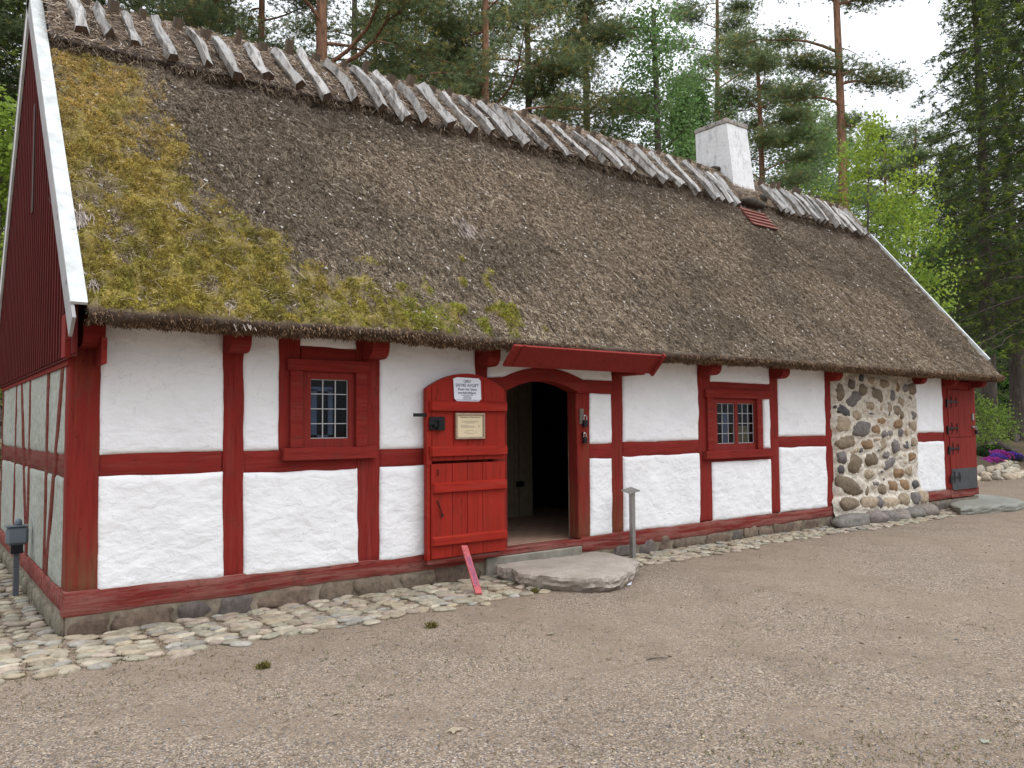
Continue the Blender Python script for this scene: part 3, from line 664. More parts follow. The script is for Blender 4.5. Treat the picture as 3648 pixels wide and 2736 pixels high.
def straws(pos, dirs, L, Wd, cols):
    """tapered flat straws: 4 vertices each"""
    n = len(pos); r = RNG.normal(size=(n, 3)); side = np.cross(dirs, r); side /= np.linalg.norm(side, axis=1)[:, None]+1e-9
    side *= (Wd*.5)[:, None]; tip = pos+dirs*L[:, None]
    V = np.stack([pos-side, pos+side, tip+side*.55, tip-side*.55], 1).reshape(-1, 3)
    return V, np.arange(4*n).reshape(n, 4), np.repeat(cols, 4, 0)
def roof_dirs(x, phi, lift):
    a = np.arctan(mroof(x)); z = np.zeros_like(a)
    t = np.stack([z, -np.cos(a), -np.sin(a)], -1); nrm = np.stack([z, -np.sin(a), np.cos(a)], -1); ex = np.stack([z+1, z, z], -1)
    d = t*np.cos(phi)[:, None]+ex*np.sin(phi)[:, None]
    return d*np.cos(lift)[:, None]+nrm*np.sin(lift)[:, None], nrm
PALS = np.array([(.10, .073, .051), (.20, .15, .102), (.31, .24, .166), (.40, .318, .225), (.49, .40, .30), (.72, .63, .52)])
N = 560000
x = X0+(X1-X0)*RNG.random(N)**1.12; s = RNG.random(N)*4.12-.03
m_ = moss_amt(x, s); keep = RNG.random(N) > m_*.62; x, s = x[keep], s[keep]; N = len(x)
phi = RNG.normal(.08, .42, N); lift = np.abs(RNG.normal(.08, .24, N))
d, nrm = roof_dirs(x, phi, lift)
L = RNG.uniform(.022, .075, N); wd = RNG.uniform(.004, .0085, N)
p = RP(x, s, lump(x, s)+.004)-d*(L*.5)[:, None]+nrm*.004
w = np.array([.13, .23, .29, .22, .105, .025]); ci = RNG.choice(6, N, p=w); cols = PALS[ci]*RNG.uniform(.75, 1.25, (N, 1))*(.78+.44*fbm(x*11, s*1.1, 4, 3))[:, None]*(.86+.28*fbm(x*.7+3, s*.9, 12, 3))[:, None]
dark = np.clip((fbm(x*.55+4, s*.8, 10, 4)-.47)*4, 0, 1)*.35; up = np.clip((s-3.2)/.8, 0, 1)
cols = cols*(1-dark)[:, None]; cols = cols*(1-.3*up[:, None])+np.array([.22, .185, .17])*.3*up[:, None]
V, F, c = straws(p, d, L, wd, cols)
# long loose stalks
n = 240; x = RNG.uniform(X0, X1, n); s = RNG.uniform(.1, 4., n); d, nrm = roof_dirs(x, RNG.normal(0, .9, n), np.abs(RNG.normal(.06, .15, n)))
L = RNG.uniform(.12, .32, n); V2, F2, c2 = straws(RP(x, s, lump(x, s)+.015), d, L, np.full(n, .006), np.tile([.36, .31, .24], (n, 1)))
# fringe hanging from the eave lip
n = 42000; x = RNG.uniform(X0, X1, n); u = RNG.random(n); y = -.55+u*.26; z = 2.475-np.clip(u*4, 0, 1)*.065+RNG.uniform(-.015, .03, n)+(fbm(x*7, x*0, 5, 3)-.5)*.04+(fbm(x*.9, x*0+3.3, 8, 3)-.5)*.06
d = np.stack([RNG.normal(0, .3, n), RNG.normal(-.45, .35, n), RNG.normal(-.8, .3, n)], -1); d /= np.linalg.norm(d, axis=1)[:, None]
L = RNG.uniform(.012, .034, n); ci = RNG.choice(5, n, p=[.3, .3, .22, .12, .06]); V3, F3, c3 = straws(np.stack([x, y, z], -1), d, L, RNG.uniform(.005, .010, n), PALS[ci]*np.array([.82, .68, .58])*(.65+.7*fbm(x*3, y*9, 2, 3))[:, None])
# bare pale patches and chips
n = 1700; x = RNG.uniform(X0, X1, n); s = RNG.uniform(.05, 4.05, n); d, nrm = roof_dirs(x, RNG.uniform(-3, 3, n), RNG.normal(0, .1, n))
V4, F4, c4 = straws(RP(x, s, lump(x, s)+.022), d, RNG.uniform(.014, .04, n), RNG.uniform(.012, .026, n), np.tile([.52, .48, .43], (n, 1))*RNG.uniform(.7, 1.15, (n, 1)))
bald = [(roof_hit(518, 668), .13), (roof_hit(168, 470), .12), (roof_hit(182, 600), .12), (roof_hit(1000, 495), .14), (roof_hit(380, 450), .10)]
bx = []; bs = []
for (cx, cs), r in bald:
    k = 150; bx.append(cx+RNG.normal(0, r*.5, k)); bs.append(cs+RNG.normal(0, r*.6, k))
x = np.concatenate(bx); s = np.concatenate(bs); n = len(x); d, nrm = roof_dirs(x, RNG.normal(.05, .14, n), np.abs(RNG.normal(.05, .06, n)))
V5, F5, c5 = straws(RP(x, s, lump(x, s)+.03), d, RNG.uniform(.05, .12, n), RNG.uniform(.006, .012, n), np.tile([.44, .37, .32], (n, 1))*RNG.uniform(.5, 1.3, (n, 1)))
def cat(parts):
    Vs, Fs, Cs = [], [], []; o = 0
    for v, f, c in parts: Vs.append(v); Fs.append(f+o); Cs.append(c); o += len(v)
    return np.vstack(Vs), np.vstack(Fs), np.vstack(Cs)
V, F, c = cat([(V, F, c), (V2, F2, c2), (V3, F3, c3), (V4, F4, c4), (V5, F5, c5)])
npmesh('straw_layer', V, F, M_STRAW, thatch, c)
# moss
N = 900000; x = RNG.uniform(X0, 6.6, N); s = RNG.uniform(-.02, 4.1, N); m_ = moss_amt(x, s); keep = RNG.random(N) < m_*np.clip((fbm(x*10, s*8, 15, 3)-.30)*4.5, .12, 1)*.78; x, s = x[keep], s[keep]; N = len(x)
cu = fbm(x*9, s*8, 12, 3); of = lump(x, s)+moss_amt(x, s)*np.clip(cu-.28, 0, 1)*.17
d, nrm = roof_dirs(x, RNG.uniform(-3.1, 3.1, N), RNG.uniform(.15, 1.3, N)); L = RNG.uniform(.012, .032, N)
top = np.clip((s-.8)/2.4, 0, 1)[:, None]; hue = np.clip((fbm(x*1.6+9, s*1.6, 13, 3)-.35)*2.4, 0, 1)[:, None]
cA = np.array([.44, .345, .085]); cB = np.array([.60, .44, .15]); cC = np.array([.44, .39, .07])
cols = cA*(1-top)+cB*top; cols = cols*(1-.5*hue*(1-top))+cC*.5*hue*(1-top); east = np.clip((x-1.9)/1.2, 0, 1)[:, None]*(1-top); cols = cols*(1-.6*east)+np.array([.37, .40, .045])*.6*east
cols = cols*RNG.uniform(.4, 1.3, (N, 1))*(.62+.7*fbm(x*8, s*7, 9, 3))[:, None]; ol = np.clip((fbm(x*5+3, s*4, 7, 3)-.45)*4, 0, 1)[:, None]; cols = cols*(1-.55*ol)+cols*np.array([.62, .80, .8])*.55*ol; cols = cols*.98+np.array([.20, .17, .09])*.10
V, F, c = straws(RP(x, s, of), d, L, RNG.uniform(.006, .011, N), cols)
n = 5500; x = RNG.uniform(X0, 3.6, n); s = RNG.uniform(.02, 4., n); k = RNG.random(n) < moss_amt(x, s)*.8; x, s = x[k], s[k]; n = len(x); d, _ = roof_dirs(x, RNG.uniform(-2.2, 2.2, n), RNG.uniform(0, .7, n))
V2, F2, c2 = straws(RP(x, s, lump(x, s)+.05), d, RNG.uniform(.03, .09, n), RNG.uniform(.003, .006, n), np.tile([.46, .38, .27], (n, 1))*RNG.uniform(.5, 1.25, (n, 1))); V, F, c = cat([(V, F, c), (V2, F2, c2)]); npmesh('moss_cover', V, F, M_MOSS, thatch, c)
# thin bare stalks lying over the moss
# ridge covering: a second layer of straw that steps out over the slope and rolls over the top
xg2 = np.arange(X0, 15.45, .05); prof = []
def cap_pt(x, q):                 # q 0..1 from groove lip over the apex to the back
    m = mroof(x); a = np.arctan(m); sm = smax(x)
    sl = sm-1.02+(fbm(x*1.3, x*0+1.1, 4, 3)-.5)*.16
    y_f = lambda s_, o: (-.48+s_*np.cos(a)-o*np.sin(a), 2.5+s_*np.sin(a)+o*np.cos(a))
    if q < .12: yy, zz = y_f(sl, .02+q/.12*.085)
    elif q < .62:
        k = (q-.12)/.5; yy, zz = y_f(sl+(sm-sl-.12)*k, .105+.05*np.sin(k*3.14))
    elif q < .78:
        k = (q-.62)/.16; ya, za = y_f(sm-.12, .105); yb = 2*YR-ya; yy = ya+(yb-ya)*k; zz = za+.06*np.sin(k*3.14)
    else:
        k = (q-.78)/.22; s_ = sm-.12-(sm-sl-.12)*k; ya, zz = y_f(s_, .105); yy = 2*YR-ya
    return yy, zz
qs = np.r_[np.linspace(0, .12, 5), np.linspace(.14, .62, 20), np.linspace(.65, .78, 8), np.linspace(.80, 1, 8)]
for q in qs:
    yy, zz = cap_pt(xg2, q); nn = (fbm(xg2*6, xg2*0+q*9, 3, 3)-.5)*.05
    prof.append(np.stack([xg2, yy-nn*.6, zz+nn], -1))
prof = np.array(prof); ny, nx = prof.shape[:2]; idx = np.arange(ny*nx).reshape(ny, nx)
F = np.stack([idx[:-1, :-1], idx[:-1, 1:], idx[1:, 1:], idx[1:, :-1]], -1).reshape(-1, 4)
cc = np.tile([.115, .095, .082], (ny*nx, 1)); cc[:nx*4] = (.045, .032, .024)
cap = npmesh('ridge_covering', prof.reshape(-1, 3), F, M_THATCH, thatch, cc, smooth=True)
N = 60000; x = RNG.uniform(X0, 15.42, N); q = RNG.uniform(.13, .80, N); P = np.zeros((N, 3)); P[:, 0] = x
for k in range(40):
    sel = (q*40).astype(int) == k
    if sel.any(): yy, zz = cap_pt(x[sel], (k+.5)/40); P[sel, 1] = yy+RNG.normal(0, .012, sel.sum()); P[sel, 2] = zz+.01+RNG.normal(0, .008, sel.sum())
a0 = RNG.normal(0, .95, N); d, nrm = roof_dirs(x, a0, np.abs(RNG.normal(.05, .2, N))); ci = RNG.choice(6, N, p=[.08, .2, .28, .24, .13, .07]); grey = np.array([1.02, 1.0, 1.03])
V, F, c = straws(P, d, RNG.uniform(.04, .12, N), RNG.uniform(.004, .009, N), PALS[ci]*grey*RNG.uniform(.8, 1.3, (N, 1)))
n = 9000; x = RNG.uniform(X0, 15.42, n); yy, zz = cap_pt(x, .06); d, _ = roof_dirs(x, RNG.normal(0, .5, n), RNG.normal(-.25, .35, n))
V2, F2, c2 = straws(np.stack([x, yy+RNG.normal(0, .02, n), zz+RNG.uniform(-.04, .05, n)], -1), d, RNG.uniform(.03, .12, n), RNG.uniform(.004, .008, n), PALS[RNG.choice(5, n, p=[.4, .3, .15, .1, .05])])
V, F, c = cat([(V, F, c), (V2, F2, c2)]); npmesh('ridge_straw', V, F, M_STRAW, thatch, c)
# rear slope
b = MB(); b.cur = (.1, .085, .065); b.add([(X0, 2*YR+.48, 2.5), (15.86, 2*YR+.48, 2.5), (15.86, YR, float(ridge_z(9))), (X0, YR, float(ridge_z(0)))], [(0, 1, 2, 3)])
b.build('rear_slope', M_THATCH, thatch, col=True)

# ridge logs: split logs in crossed pairs; the near one lies down the slope, the far one pokes up past the ridge
LOGS = [(.26, 4.42, .30, 3.97), (.51, 4.48, .59, 4.02), (.78, 4.46, .83, 3.98), (1.09, 4.56, 1.19, 3.87), (1.45, 4.5, 1.57, 3.92), (1.75, 4.45, 1.87, 3.82), (2.13, 4.5, 2.24, 3.97), (2.44, 4.52, 2.62, 3.94), (2.80, 4.7, 2.94, 3.83), (3.14, 4.6, 3.34, 3.91), (3.53, 4.64, 3.70, 3.88), (3.84, 4.66, 4.01, 3.77), (4.17, 4.52, 4.29, 3.80), (4.52, 4.64, 4.73, 3.90), (4.83, 4.56, 5.09, 3.88), (5.13, 4.6, 5.43, 3.97), (5.46, 4.6, 5.72, 3.92), (5.74, 4.6, 5.98, 3.86), (6.06, 4.55, 6.38, 3.9), (6.43, 4.54, 6.75, 3.84), (6.82, 4.55, 7.2, 3.95), (7.19, 4.5, 7.60, 3.98), (7.5, 4.5, 7.92, 3.92), (7.86, 4.55, 8.2, 3.9), (8.25, 4.57, 8.66, 3.92), (8.62, 4.55, 8.92, 3.86), (8.95, 4.55, 9.3, 3.86), (9.48, 4.64, 9.66, 3.74), (9.87, 4.6, 10.13, 3.72), (10.14, 4.5, 10.31, 3.72), (10.38, 4.45, 10.5, 3.70), (10.60, 4.44, 10.67, 3.68)]
LOGS += [(12.08, 4.54, 12.27, 3.94), (12.28, 4.52, 12.38, 3.88), (12.46, 4.52, 12.47, 3.83), (12.75, 4.58, 12.9, 3.92), (12.97, 4.62, 13.2, 4.0), (13.27, 4.62, 13.41, 3.91), (13.5, 4.6, 13.58, 3.9), (13.72, 4.66, 13.74, 3.91), (14.02, 4.6, 14.15, 3.88), (14.36, 4.62, 14.39, 3.88), (14.55, 4.5, 14.72, 3.85), (14.71, 4.48, 14.99, 3.82), (14.98, 4.5, 15.15, 3.84)]
for i, (xa, sa, xb, sb_) in enumerate(LOGS):
    r = random.Random(i*13+5); x = xa; m = float(mroof(x)); a = math.atan(m); sm = float(smax(x))
    nr = Vector((0, -math.sin(a), math.cos(a))); top = Vector(RP(np.float64(xa), np.float64(sa+.04), .20)); bot = Vector(RP(np.float64(xb), np.float64(sb_), .155))
    Ll = (bot-top).length; dn = (bot-top).normalized()
    q_ = 1.15 if x < 6 else .95; w = r.uniform(.042, .066)*q_; h = r.uniform(.045, .070)*q_; tw = r.uniform(-.7, .7); bend = r.uniform(-.035, .035); bow = r.uniform(-.01, .05)
    b = MB(); V = []; n = 8; K = 5
    k0 = r.uniform(.62, .95); grey = (.56*k0, .54*k0, .51*k0); sec = r.choice([[(-1, .5), (.15, 1.0), (1, .2), (.2, -1.0)], [(-1.1, .1), (-.2, .9), (1.0, .75), (.7, -.8), (-.5, -.9)], [(-.9, .8), (.9, .9), (1.0, -.2), (0, -1.1)], [(-1, -.2), (.1, 1.15), (1, -.1), (.3, -.8)]])
    for j in range(n+1):
        t = j/n; c0 = top+dn*(Ll*t)+Vector((bend*math.sin(t*3.1)+.008*math.sin(t*8+i), 0, 0))+nr*(bow*math.sin(t*3.1)+r.uniform(-.006, .006))
        sc = 1+.12*math.sin(t*7+i)+(.12 if t > .85 else 0)
        sd = dn.cross(nr).normalized(); ct, st = math.cos(tw+t*.25), math.sin(tw+t*.25)
        for (u, v) in sec:
            uu, vv = u*w*sc, v*h*sc; V.append(c0+sd*(uu*ct-vv*st)+nr*(uu*st+vv*ct))
    ns = len(sec); b.cur = grey; b.sm = False
    b.add(V, [(j*ns+k, j*ns+(k+1) % ns, (j+1)*ns+(k+1) % ns, (j+1)*ns+k) for j in range(n) for k in range(ns)])
    b.cur = (.085, .052, .036); e0 = V[-ns:]; b.add([p+dn*.001 for p in e0], [tuple(range(ns))]); b.cur = (.13, .09, .065); b.add(V[:ns], [tuple(range(ns))[::-1]])
    b.build('ridge_log', M_LOG, thatch, col=True)
    # its partner from the far slope
    b = MB(); up = Vector((r.uniform(-.04, .04), -math.cos(a)*.62, math.sin(a))).normalized(); s0 = Vector((x-.13+r.uniform(-.02, .03), 2*YR-1.72, float(ridge_z(x))-.72))
    n2r = Vector((0, math.sin(a), math.cos(a))); hh = r.uniform(.76, .86); w2_ = r.uniform(.035, .055); sdv = up.cross(n2r).normalized(); fv = sdv.cross(up).normalized()
    s0 = Vector(RP(np.float64(xa-.10), np.float64(min(sa+.16, sm-.12)), .16))-up*.72; V = []
    for t in (0, .35, .7, 1):
        c0 = s0+up*(hh*t)
        for (u, v) in ((-1, -.6), (.8, -.9), (1, .5), (-.3, 1)): V.append(c0+sdv*(u*w2_)+fv*(v*w2_*.8))
    b.cur = (.15, .11, .078); b.add(V, [(j*4+k, j*4+(k+1) % 4, (j+1)*4+(k+1) % 4, (j+1)*4+k) for j in range(3) for k in range(4)]); b.cur = (.27, .22, .17); b.add(V[-4:], [(0, 1, 2, 3)])
    b.build('ridge_peg', M_LOG, thatch, col=True)

# verge boards
def verge(name, x0, x1, o0, o1, s0, s1, mat, back=False, parent=house):
    b = MB(); m = 1.19 if x0 < 5 else 1.26; a = math.atan(m); V = []
    for x in (x0, x1):
        for s in (s0, s1):
            for o in (o0, o1):
                y = -.48+s*math.cos(a)-o*math.sin(a); z = 2.5+s*math.sin(a)+o*math.cos(a)
                if back: y = 2*YR-y
                V.append((x, y, z))
    b.add(V, [(0, 1, 3, 2), (4, 6, 7, 5), (0, 4, 5, 1), (2, 3, 7, 6), (0, 2, 6, 4), (1, 5, 7, 3)]); return b.build(name, mat, parent)
verge('verge_plank', -.090, .024, .035, .060, -.02, 5.03, M_WHITEP); verge('barge_board', -.086, -.062, -.16, .034, -.16, 4.98, M_WHITESHADE)
verge('verge_plank', -.090, .024, .045, .070, -.02, 5.00, M_OLDBOARD, True); verge('barge_board', -.086, -.062, -.13, .044, -.02, 4.96, M_WHITEP, True)
verge('verge_plank', 15.835, 15.90, -.02, .050, .40, 4.15, M_WHITEP); verge('verge_plank', 15.80, 15.93, .0, .05, -.02, 4.9, M_OLDBOARD, True)
b = MB(); b.box(-.085, -.03, -.30, -.12, 2.14, 2.46); b.build('verge_foot', M_REDH, house)
# red board patch below the chimney
b = MB()
for k in range(5):
    s0 = 3.35+k*.10; y = lambda s, o: (-.48+s*math.cos(a9)-o*math.sin(a9), 2.5+s*math.sin(a9)+o*math.cos(a9)); a9 = math.atan(1.26)
    V = [(x, *y(s_, o_)) for x in (10.95, 11.66) for (s_, o_) in ((s0, .075), (s0+.12, .042), (s0, .052), (s0+.12, .02))]
    b.add(V, [(0, 4, 5, 1), (2, 3, 7, 6), (0, 2, 6, 4), (0, 1, 3, 2), (4, 6, 7, 5), (1, 5, 7, 3)])
b.build('weathering_boards', M_REDTILE, thatch)
# chimney
def chim_sec(z): k = (z-5.4)/1.9; return (11.17-.0*k, 11.80-.03*k, 2.17+.03*k, 2.98-.06*k)
b = MB(); b.sm = False; n = 14; V = []; zs = np.linspace(5.25, 7.22, n)
def csq(z, g=0):
    k = max(0, min(1, (z-5.9)/1.3)); x0, x1, y0, y1 = 11.15-.13*k-g, 11.79-.155*k+g, 2.11+.05*k-g, 2.97-.07*k+g
    if z < 5.95: y0 -= (5.95-z)*.38
    return x0, x1, y0, y1
for z in zs:
    x0, x1, y0, y1 = csq(z)
    for t in range(4): pass
    pts = []
    for (pa, pb) in (((x0, y0), (x1, y0)), ((x1, y0), (x1, y1)), ((x1, y1), (x0, y1)), ((x0, y1), (x0, y0))):
        for i in range(6):
            t = i/6; px, py = pa[0]+(pb[0]-pa[0])*t, pa[1]+(pb[1]-pa[1])*t; w = float(n2(px*6+py*5, z*5, 2)-.5)*.018; pts.append((px+w, py+w, z+float(n2(px*4, py*4, 3)-.5)*.02))
    V += pts
b.sm = True; b.add(V, [(j*24+i, j*24+(i+1) % 24, (j+1)*24+(i+1) % 24, (j+1)*24+i) for j in range(n-1) for i in range(24)]); b.sm = False
ch = b.build('chimney', M_CHIM, house)
for p in ch.data.polygons: p.use_smooth = False
b = MB(); x0, x1, y0, y1 = csq(7.22, .016); b.box(x0, x1, y0, y1, 7.21, 7.295, bev=.012)
rr = random.Random(2)
for i in range(26): b.box(*(lambda cx, cy: (cx, cx+rr.uniform(.06, .16), cy, cy+rr.uniform(.06, .14)))(rr.uniform(x0, x1-.14), rr.uniform(y0, y1-.12)), 7.285, 7.305+rr.random()*.02)
b.build('chimney_cap', M_CHIMCAP, ch)
M_FLASH = simple('dark_chimney_foot', (.075, .065, .055), .95, 0, .1, .7, 25, .5, 12)
b = MB(); b.sm = True; b.blob((11.42, 1.93, 5.70), (.34, .12, .075), seed=3, rough=.12, nu=14, nv=8, power=.7); b.build('chimney_foot', M_FLASH, ch)
b = MB(); b.sm = True; b.blob((11.08, 2.55, 6.42), (.10, .20, .07), seed=5, rough=.2, nu=10, nv=6); b.build('chimney_foot', M_FLASH, ch)
b = MB(); b.sm = True; b.blob((11.86, 2.02, 5.88), (.09, .12, .09), seed=6, rough=.2, nu=10, nv=6)
b.build('chimney_foot', M_FLASH, ch)
# ================================================================= GROUND
def gh(x, y):
    d = .605*(x-CAM[0])+.795*(y-CAM[1]); t = np.clip((d-20.5)/11, 0, 1); return 1.15*t*t*(3-2*t)
def axis_(c, fine, far):
    a = np.r_[np.linspace(-far, c[0]-1, 16)[:-1], np.arange(c[0], c[1], fine), np.linspace(c[1]+1, far, 16)]; return a
gx = axis_((-8, 40), .8, 320); gy = axis_((-9, 40), .8, 320); GX, GY = np.meshgrid(gx, gy); GZ = gh(GX, GY)
idx = np.arange(GX.size).reshape(GX.shape)
gr = npmesh('ground', np.stack([GX, GY, GZ], -1).reshape(-1, 3), np.stack([idx[:-1, :-1], idx[:-1, 1:], idx[1:, 1:], idx[1:, :-1]], -1).reshape(-1, 4), M_GROUND, smooth=True)
tag(gr, kind='structure')
# cobbled strip round the house
b = MB(); b.sm = True; rr = random.Random(11)
SL = [(240,215),(300,205),(380,190),(640,165),(900,140),(1150,105),(1340,75),(1450,55),(1560,45),(1680,55),(1790,75),(1920,108),(2050,140),(2125,165),(2095,200),(2070,240),(2030,290),(1970,320),(1900,345),(1780,370),(1650,385),(1480,390),(1250,375),(1010,365),(780,350),(660,330),(560,320),(500,290),(470,260),(400,262),(330,250),(270,235)]
SLP = [G(1700+a*.27125, 1950+c*.27125, .155) for a, c in SL]
SLA = np.array(SLP)
def cob(x, y, s):
    k = rr.uniform(.68, 1.02); b.cur = tuple(q*k for q in rr.choice([(.32, .265, .185), (.36, .31, .23), (.32, .29, .215), (.37, .30, .235), (.31, .285, .24), (.43, .375, .285), (.34, .28, .20)]))
    M = Matrix.Rotation(rr.uniform(-.7, .7), 4, 'Z'); b.blob((x, y, rr.uniform(.0, .012)), (s*rr.uniform(.85, 1.4), s*rr.uniform(.5, .9), rr.uniform(.012, .026)), M, seed=rr.randrange(99999), rough=.17, nu=11, nv=7, power=.82)
x = -1.25
def wid(x):
    return 1.02 if x < 3.6 else (1.0 if x < 4.2 else (.62 if x < 8 else .52 if x < 10.6 else .62 if x < 13.4 else .42))
rows_ = 0
while x < 15.3:
    yv = -.06 if not 10.6 < x < 13.5 else -.30
    while yv > -wid(x)+rr.uniform(-.06, .06):
        px, py = x+rr.uniform(-.025, .025)+.04*(rows_ % 2), yv+rr.uniform(-.02, .02)
        if not (bool(in_poly(np.array([px]), np.array([py+.06]), SLA)[0]) or bool(in_poly(np.array([px]), np.array([py-.05]), SLA)[0])): cob(px, py, rr.uniform(.055, .088))
        yv -= rr.uniform(.085, .115)
    x += rr.uniform(.125, .155); rows_ += 1
y = .0
while y < 6.2:
    xv = -.10
    while xv > -1.6+rr.uniform(-.1, .1): cob(xv+rr.uniform(-.02, .02), y+rr.uniform(-.03, .03), rr.uniform(.05, .078)); xv -= rr.uniform(.13, .17)
    y += rr.uniform(.12, .15)
tag(b.build('cobblestone_path', M_COBBLE, col=True), kind='structure')

def slabstone(name, poly, z1, under, label, color, seed):
    """natural flat slab: top outline, bulging broken edge, undercut foot"""
    P = np.array(poly); c = P.mean(0); n = len(P); m = 8*n; Q = []
    for i in range(n):
        a, d = P[i], P[(i+1) % n]
        for k in range(8): Q.append(a+(d-a)*k/8)
    Q = np.array(Q); r_ = np.random.default_rng(seed); Vt = []; V = []
    levels = [(1.0, -.016), (1.010, -.045), (.995, -.075), (1.0, -.10), (.95 if under else .98, -.14), (.88 if under else .95, -.19)]
    rings = [.0, .3, .55, .75, .9, .97]
    for f in rings:
        q = c+(Q-c)*f; V.append(np.c_[q, z1+(fbm(q[:, 0]*2.2, q[:, 1]*2.2, 3, 4)-.5)*.03-.010*(f > .95)])
    for f, dz in levels:
        jit = 1+(fbm(np.arange(m)*.30, np.full(m, dz*30+seed), 6, 5)-.5)*.095; q = c+(Q-c)*(f*jit)[:, None]; V.append(np.c_[q, z1+dz+(fbm(np.arange(m)*.2, np.full(m, 2.), 7, 4)-.5)*.04])
    nr = len(V); V = np.vstack(V); idx = np.arange(nr*m).reshape(nr, m); nx_ = np.roll(idx, -1, 1)
    F = np.stack([idx[:-1], idx[1:], nx_[1:], nx_[:-1]], -1).reshape(-1, 4)
    t = NT(name+'_material'); v = t.coord(); k = t.ramp(t.noise(v, 4, 6, .65), [(.3, tuple(q*.72 for q in color)), (.65, color)]); k = t.mix(t.ramp(t.noise(v, 70, 3), [(.3, (.6,)*3), (.5, (0, 0, 0))]), k, tuple(q*.6 for q in color))
    k = t.mix(t.ramp(t.noise(v, 1.6, 5), [(.5, (0, 0, 0)), (.75, (.5,)*3)]), k, (.17, .155, .09))
    mat = t.fin(k, t.bump(t.noise(v, 22, 6, .7), .9, .025), .92, .15)
    o = npmesh(name, V, F, mat, smooth=np.arange(len(F)) < 5*m); 
    import bmesh
    bm = bmesh.new(); bm.from_mesh(o.data); bmesh.ops.recalc_face_normals(bm, faces=bm.faces); bm.to_mesh(o.data); bm.free()
    return tag(o, label, 'doorstep')
slabstone('doorstep_slab', SLP, .155, True, 'broad half-round stone slab lying as a step before the open red door', (.43, .37, .315), 3)
FS = [(2052,1088),(2075,1072),(2112,1066),(2160,1070),(2205,1078),(2214,1083),(2195,1089),(2150,1092),(2105,1095),(2075,1096)]
slabstone('doorstep_slab', [G(a*1.6492, c*1.6492, .13) for a, c in FS], .13, False, 'low flat grey stone slab before the plank door at the far end', (.30, .30, .26), 8)
# boulders at the foot of the fieldstone wall
BL = [(385,445,160,58,'long flat-topped boulder at the left foot of the fieldstone wall'),(628,420,88,62,'round pinkish boulder second along the foot of the fieldstone wall'),(765,410,52,52,'small grey boulder between the pinkish boulder and a wedge-shaped one'),(885,405,72,66,'pale wedge-shaped boulder in the middle of the wall foot'),(1020,370,86,50,'dark sloping boulder beside the big right-hand boulder'),(1160,345,92,60,'big smooth boulder at the right foot of the fieldstone wall')]
for i, (cx, cy, rx, ry, lab) in enumerate(BL):
    yb = -.20; f = lambda a, c: W(2900+a*.3381, 1700+c*.3381, y=yb); c0 = f(cx, cy); h = abs(f(cx, cy-ry)[1]-c0[1]); a = abs(f(cx+rx, cy)[0]-c0[0])
    b = MB(); b.sm = True; k = random.uniform(.85, 1.1); b.cur = [(.18, .165, .145), (.21, .175, .16), (.19, .17, .155), (.22, .19, .16), (.17, .155, .135), (.20, .17, .145)][i]
    b.blob((c0[0], yb-.02, max(c0[1]-.02, .03)), (a, .17, h*1.05+.02), seed=40+i, rough=.2, nu=18, nv=11, power=.74 if i in (0, 5) else .85); tag(b.build('boulder', M_STONE, col=True), lab, 'boulder', 'boulders at the foot of the fieldstone wall')

# ---------------------------------------------------------------- small things
_dg = [None]
def text_mesh(body, size, loc, rot, mat, name, parent, align='CENTER', sx=1.0, ext=.0008):
    cu = bpy.data.curves.new('t', 'FONT'); cu.body = body; cu.size = size; cu.align_x = align; cu.align_y = 'CENTER'; cu.extrude = ext
    o = bpy.data.objects.new('t', cu); COL.objects.link(o); bpy.context.view_layer.update()
    dg = bpy.context.evaluated_depsgraph_get(); me = bpy.data.meshes.new_from_object(o.evaluated_get(dg)); bpy.data.objects.remove(o); bpy.data.curves.remove(cu)
    me.materials.clear(); me.materials.append(mat); q = bpy.data.objects.new(name, me); q.location = loc; q.rotation_euler = rot; q.scale = (sx, 1, 1); return link(q, parent)
FR = (PI/2, 0, 0)
# paper notice on the upper door
e = empty('paper_notice', (3.622, -.142, 1.98), 'white paper notice with fee text pinned to the top of the red door', 'notice', rz=-.0)
b = MB(); w, h = .172, .121
poly = [(-w+.012, -h+.03), (-w+.045, -h), (w-.03, -h+.0), (w+.004, -h+.025), (w-.002, h-.03), (w-.025, h), (-w+.05, h+.006), (-w, h-.01)]
b.prism(poly, -.003, .0); b.build('sheet', M_PAPER, e)
text_mesh('OBS!!', .040, (0, -.0045, .085), FR, M_INK, 'heading', e); text_mesh('ENTRÉ AVGIFT', .046, (0, -.0045, .043), FR, M_INK, 'lettering', e, sx=.95)
text_mesh('Även här lösas', .040, (0, -.0045, .004), FR, M_INK, 'lettering', e); text_mesh('inträdesbiljett.', .040, (0, -.0045, -.033), FR, M_INK, 'lettering', e)
b = MB(); rr = random.Random(3)
for z, w_ in ((-.058, .075), (-.071, .04), (-.083, .055), (-.095, .048), (-.107, .15)):
    x = -w_
    while x < w_: l_ = rr.uniform(.008, .022); b.box(x, min(x+l_, w_), -.0042, -.0034, z-.0028, z+.0028); x += l_+.005
b.build('small_print', M_INK, e)
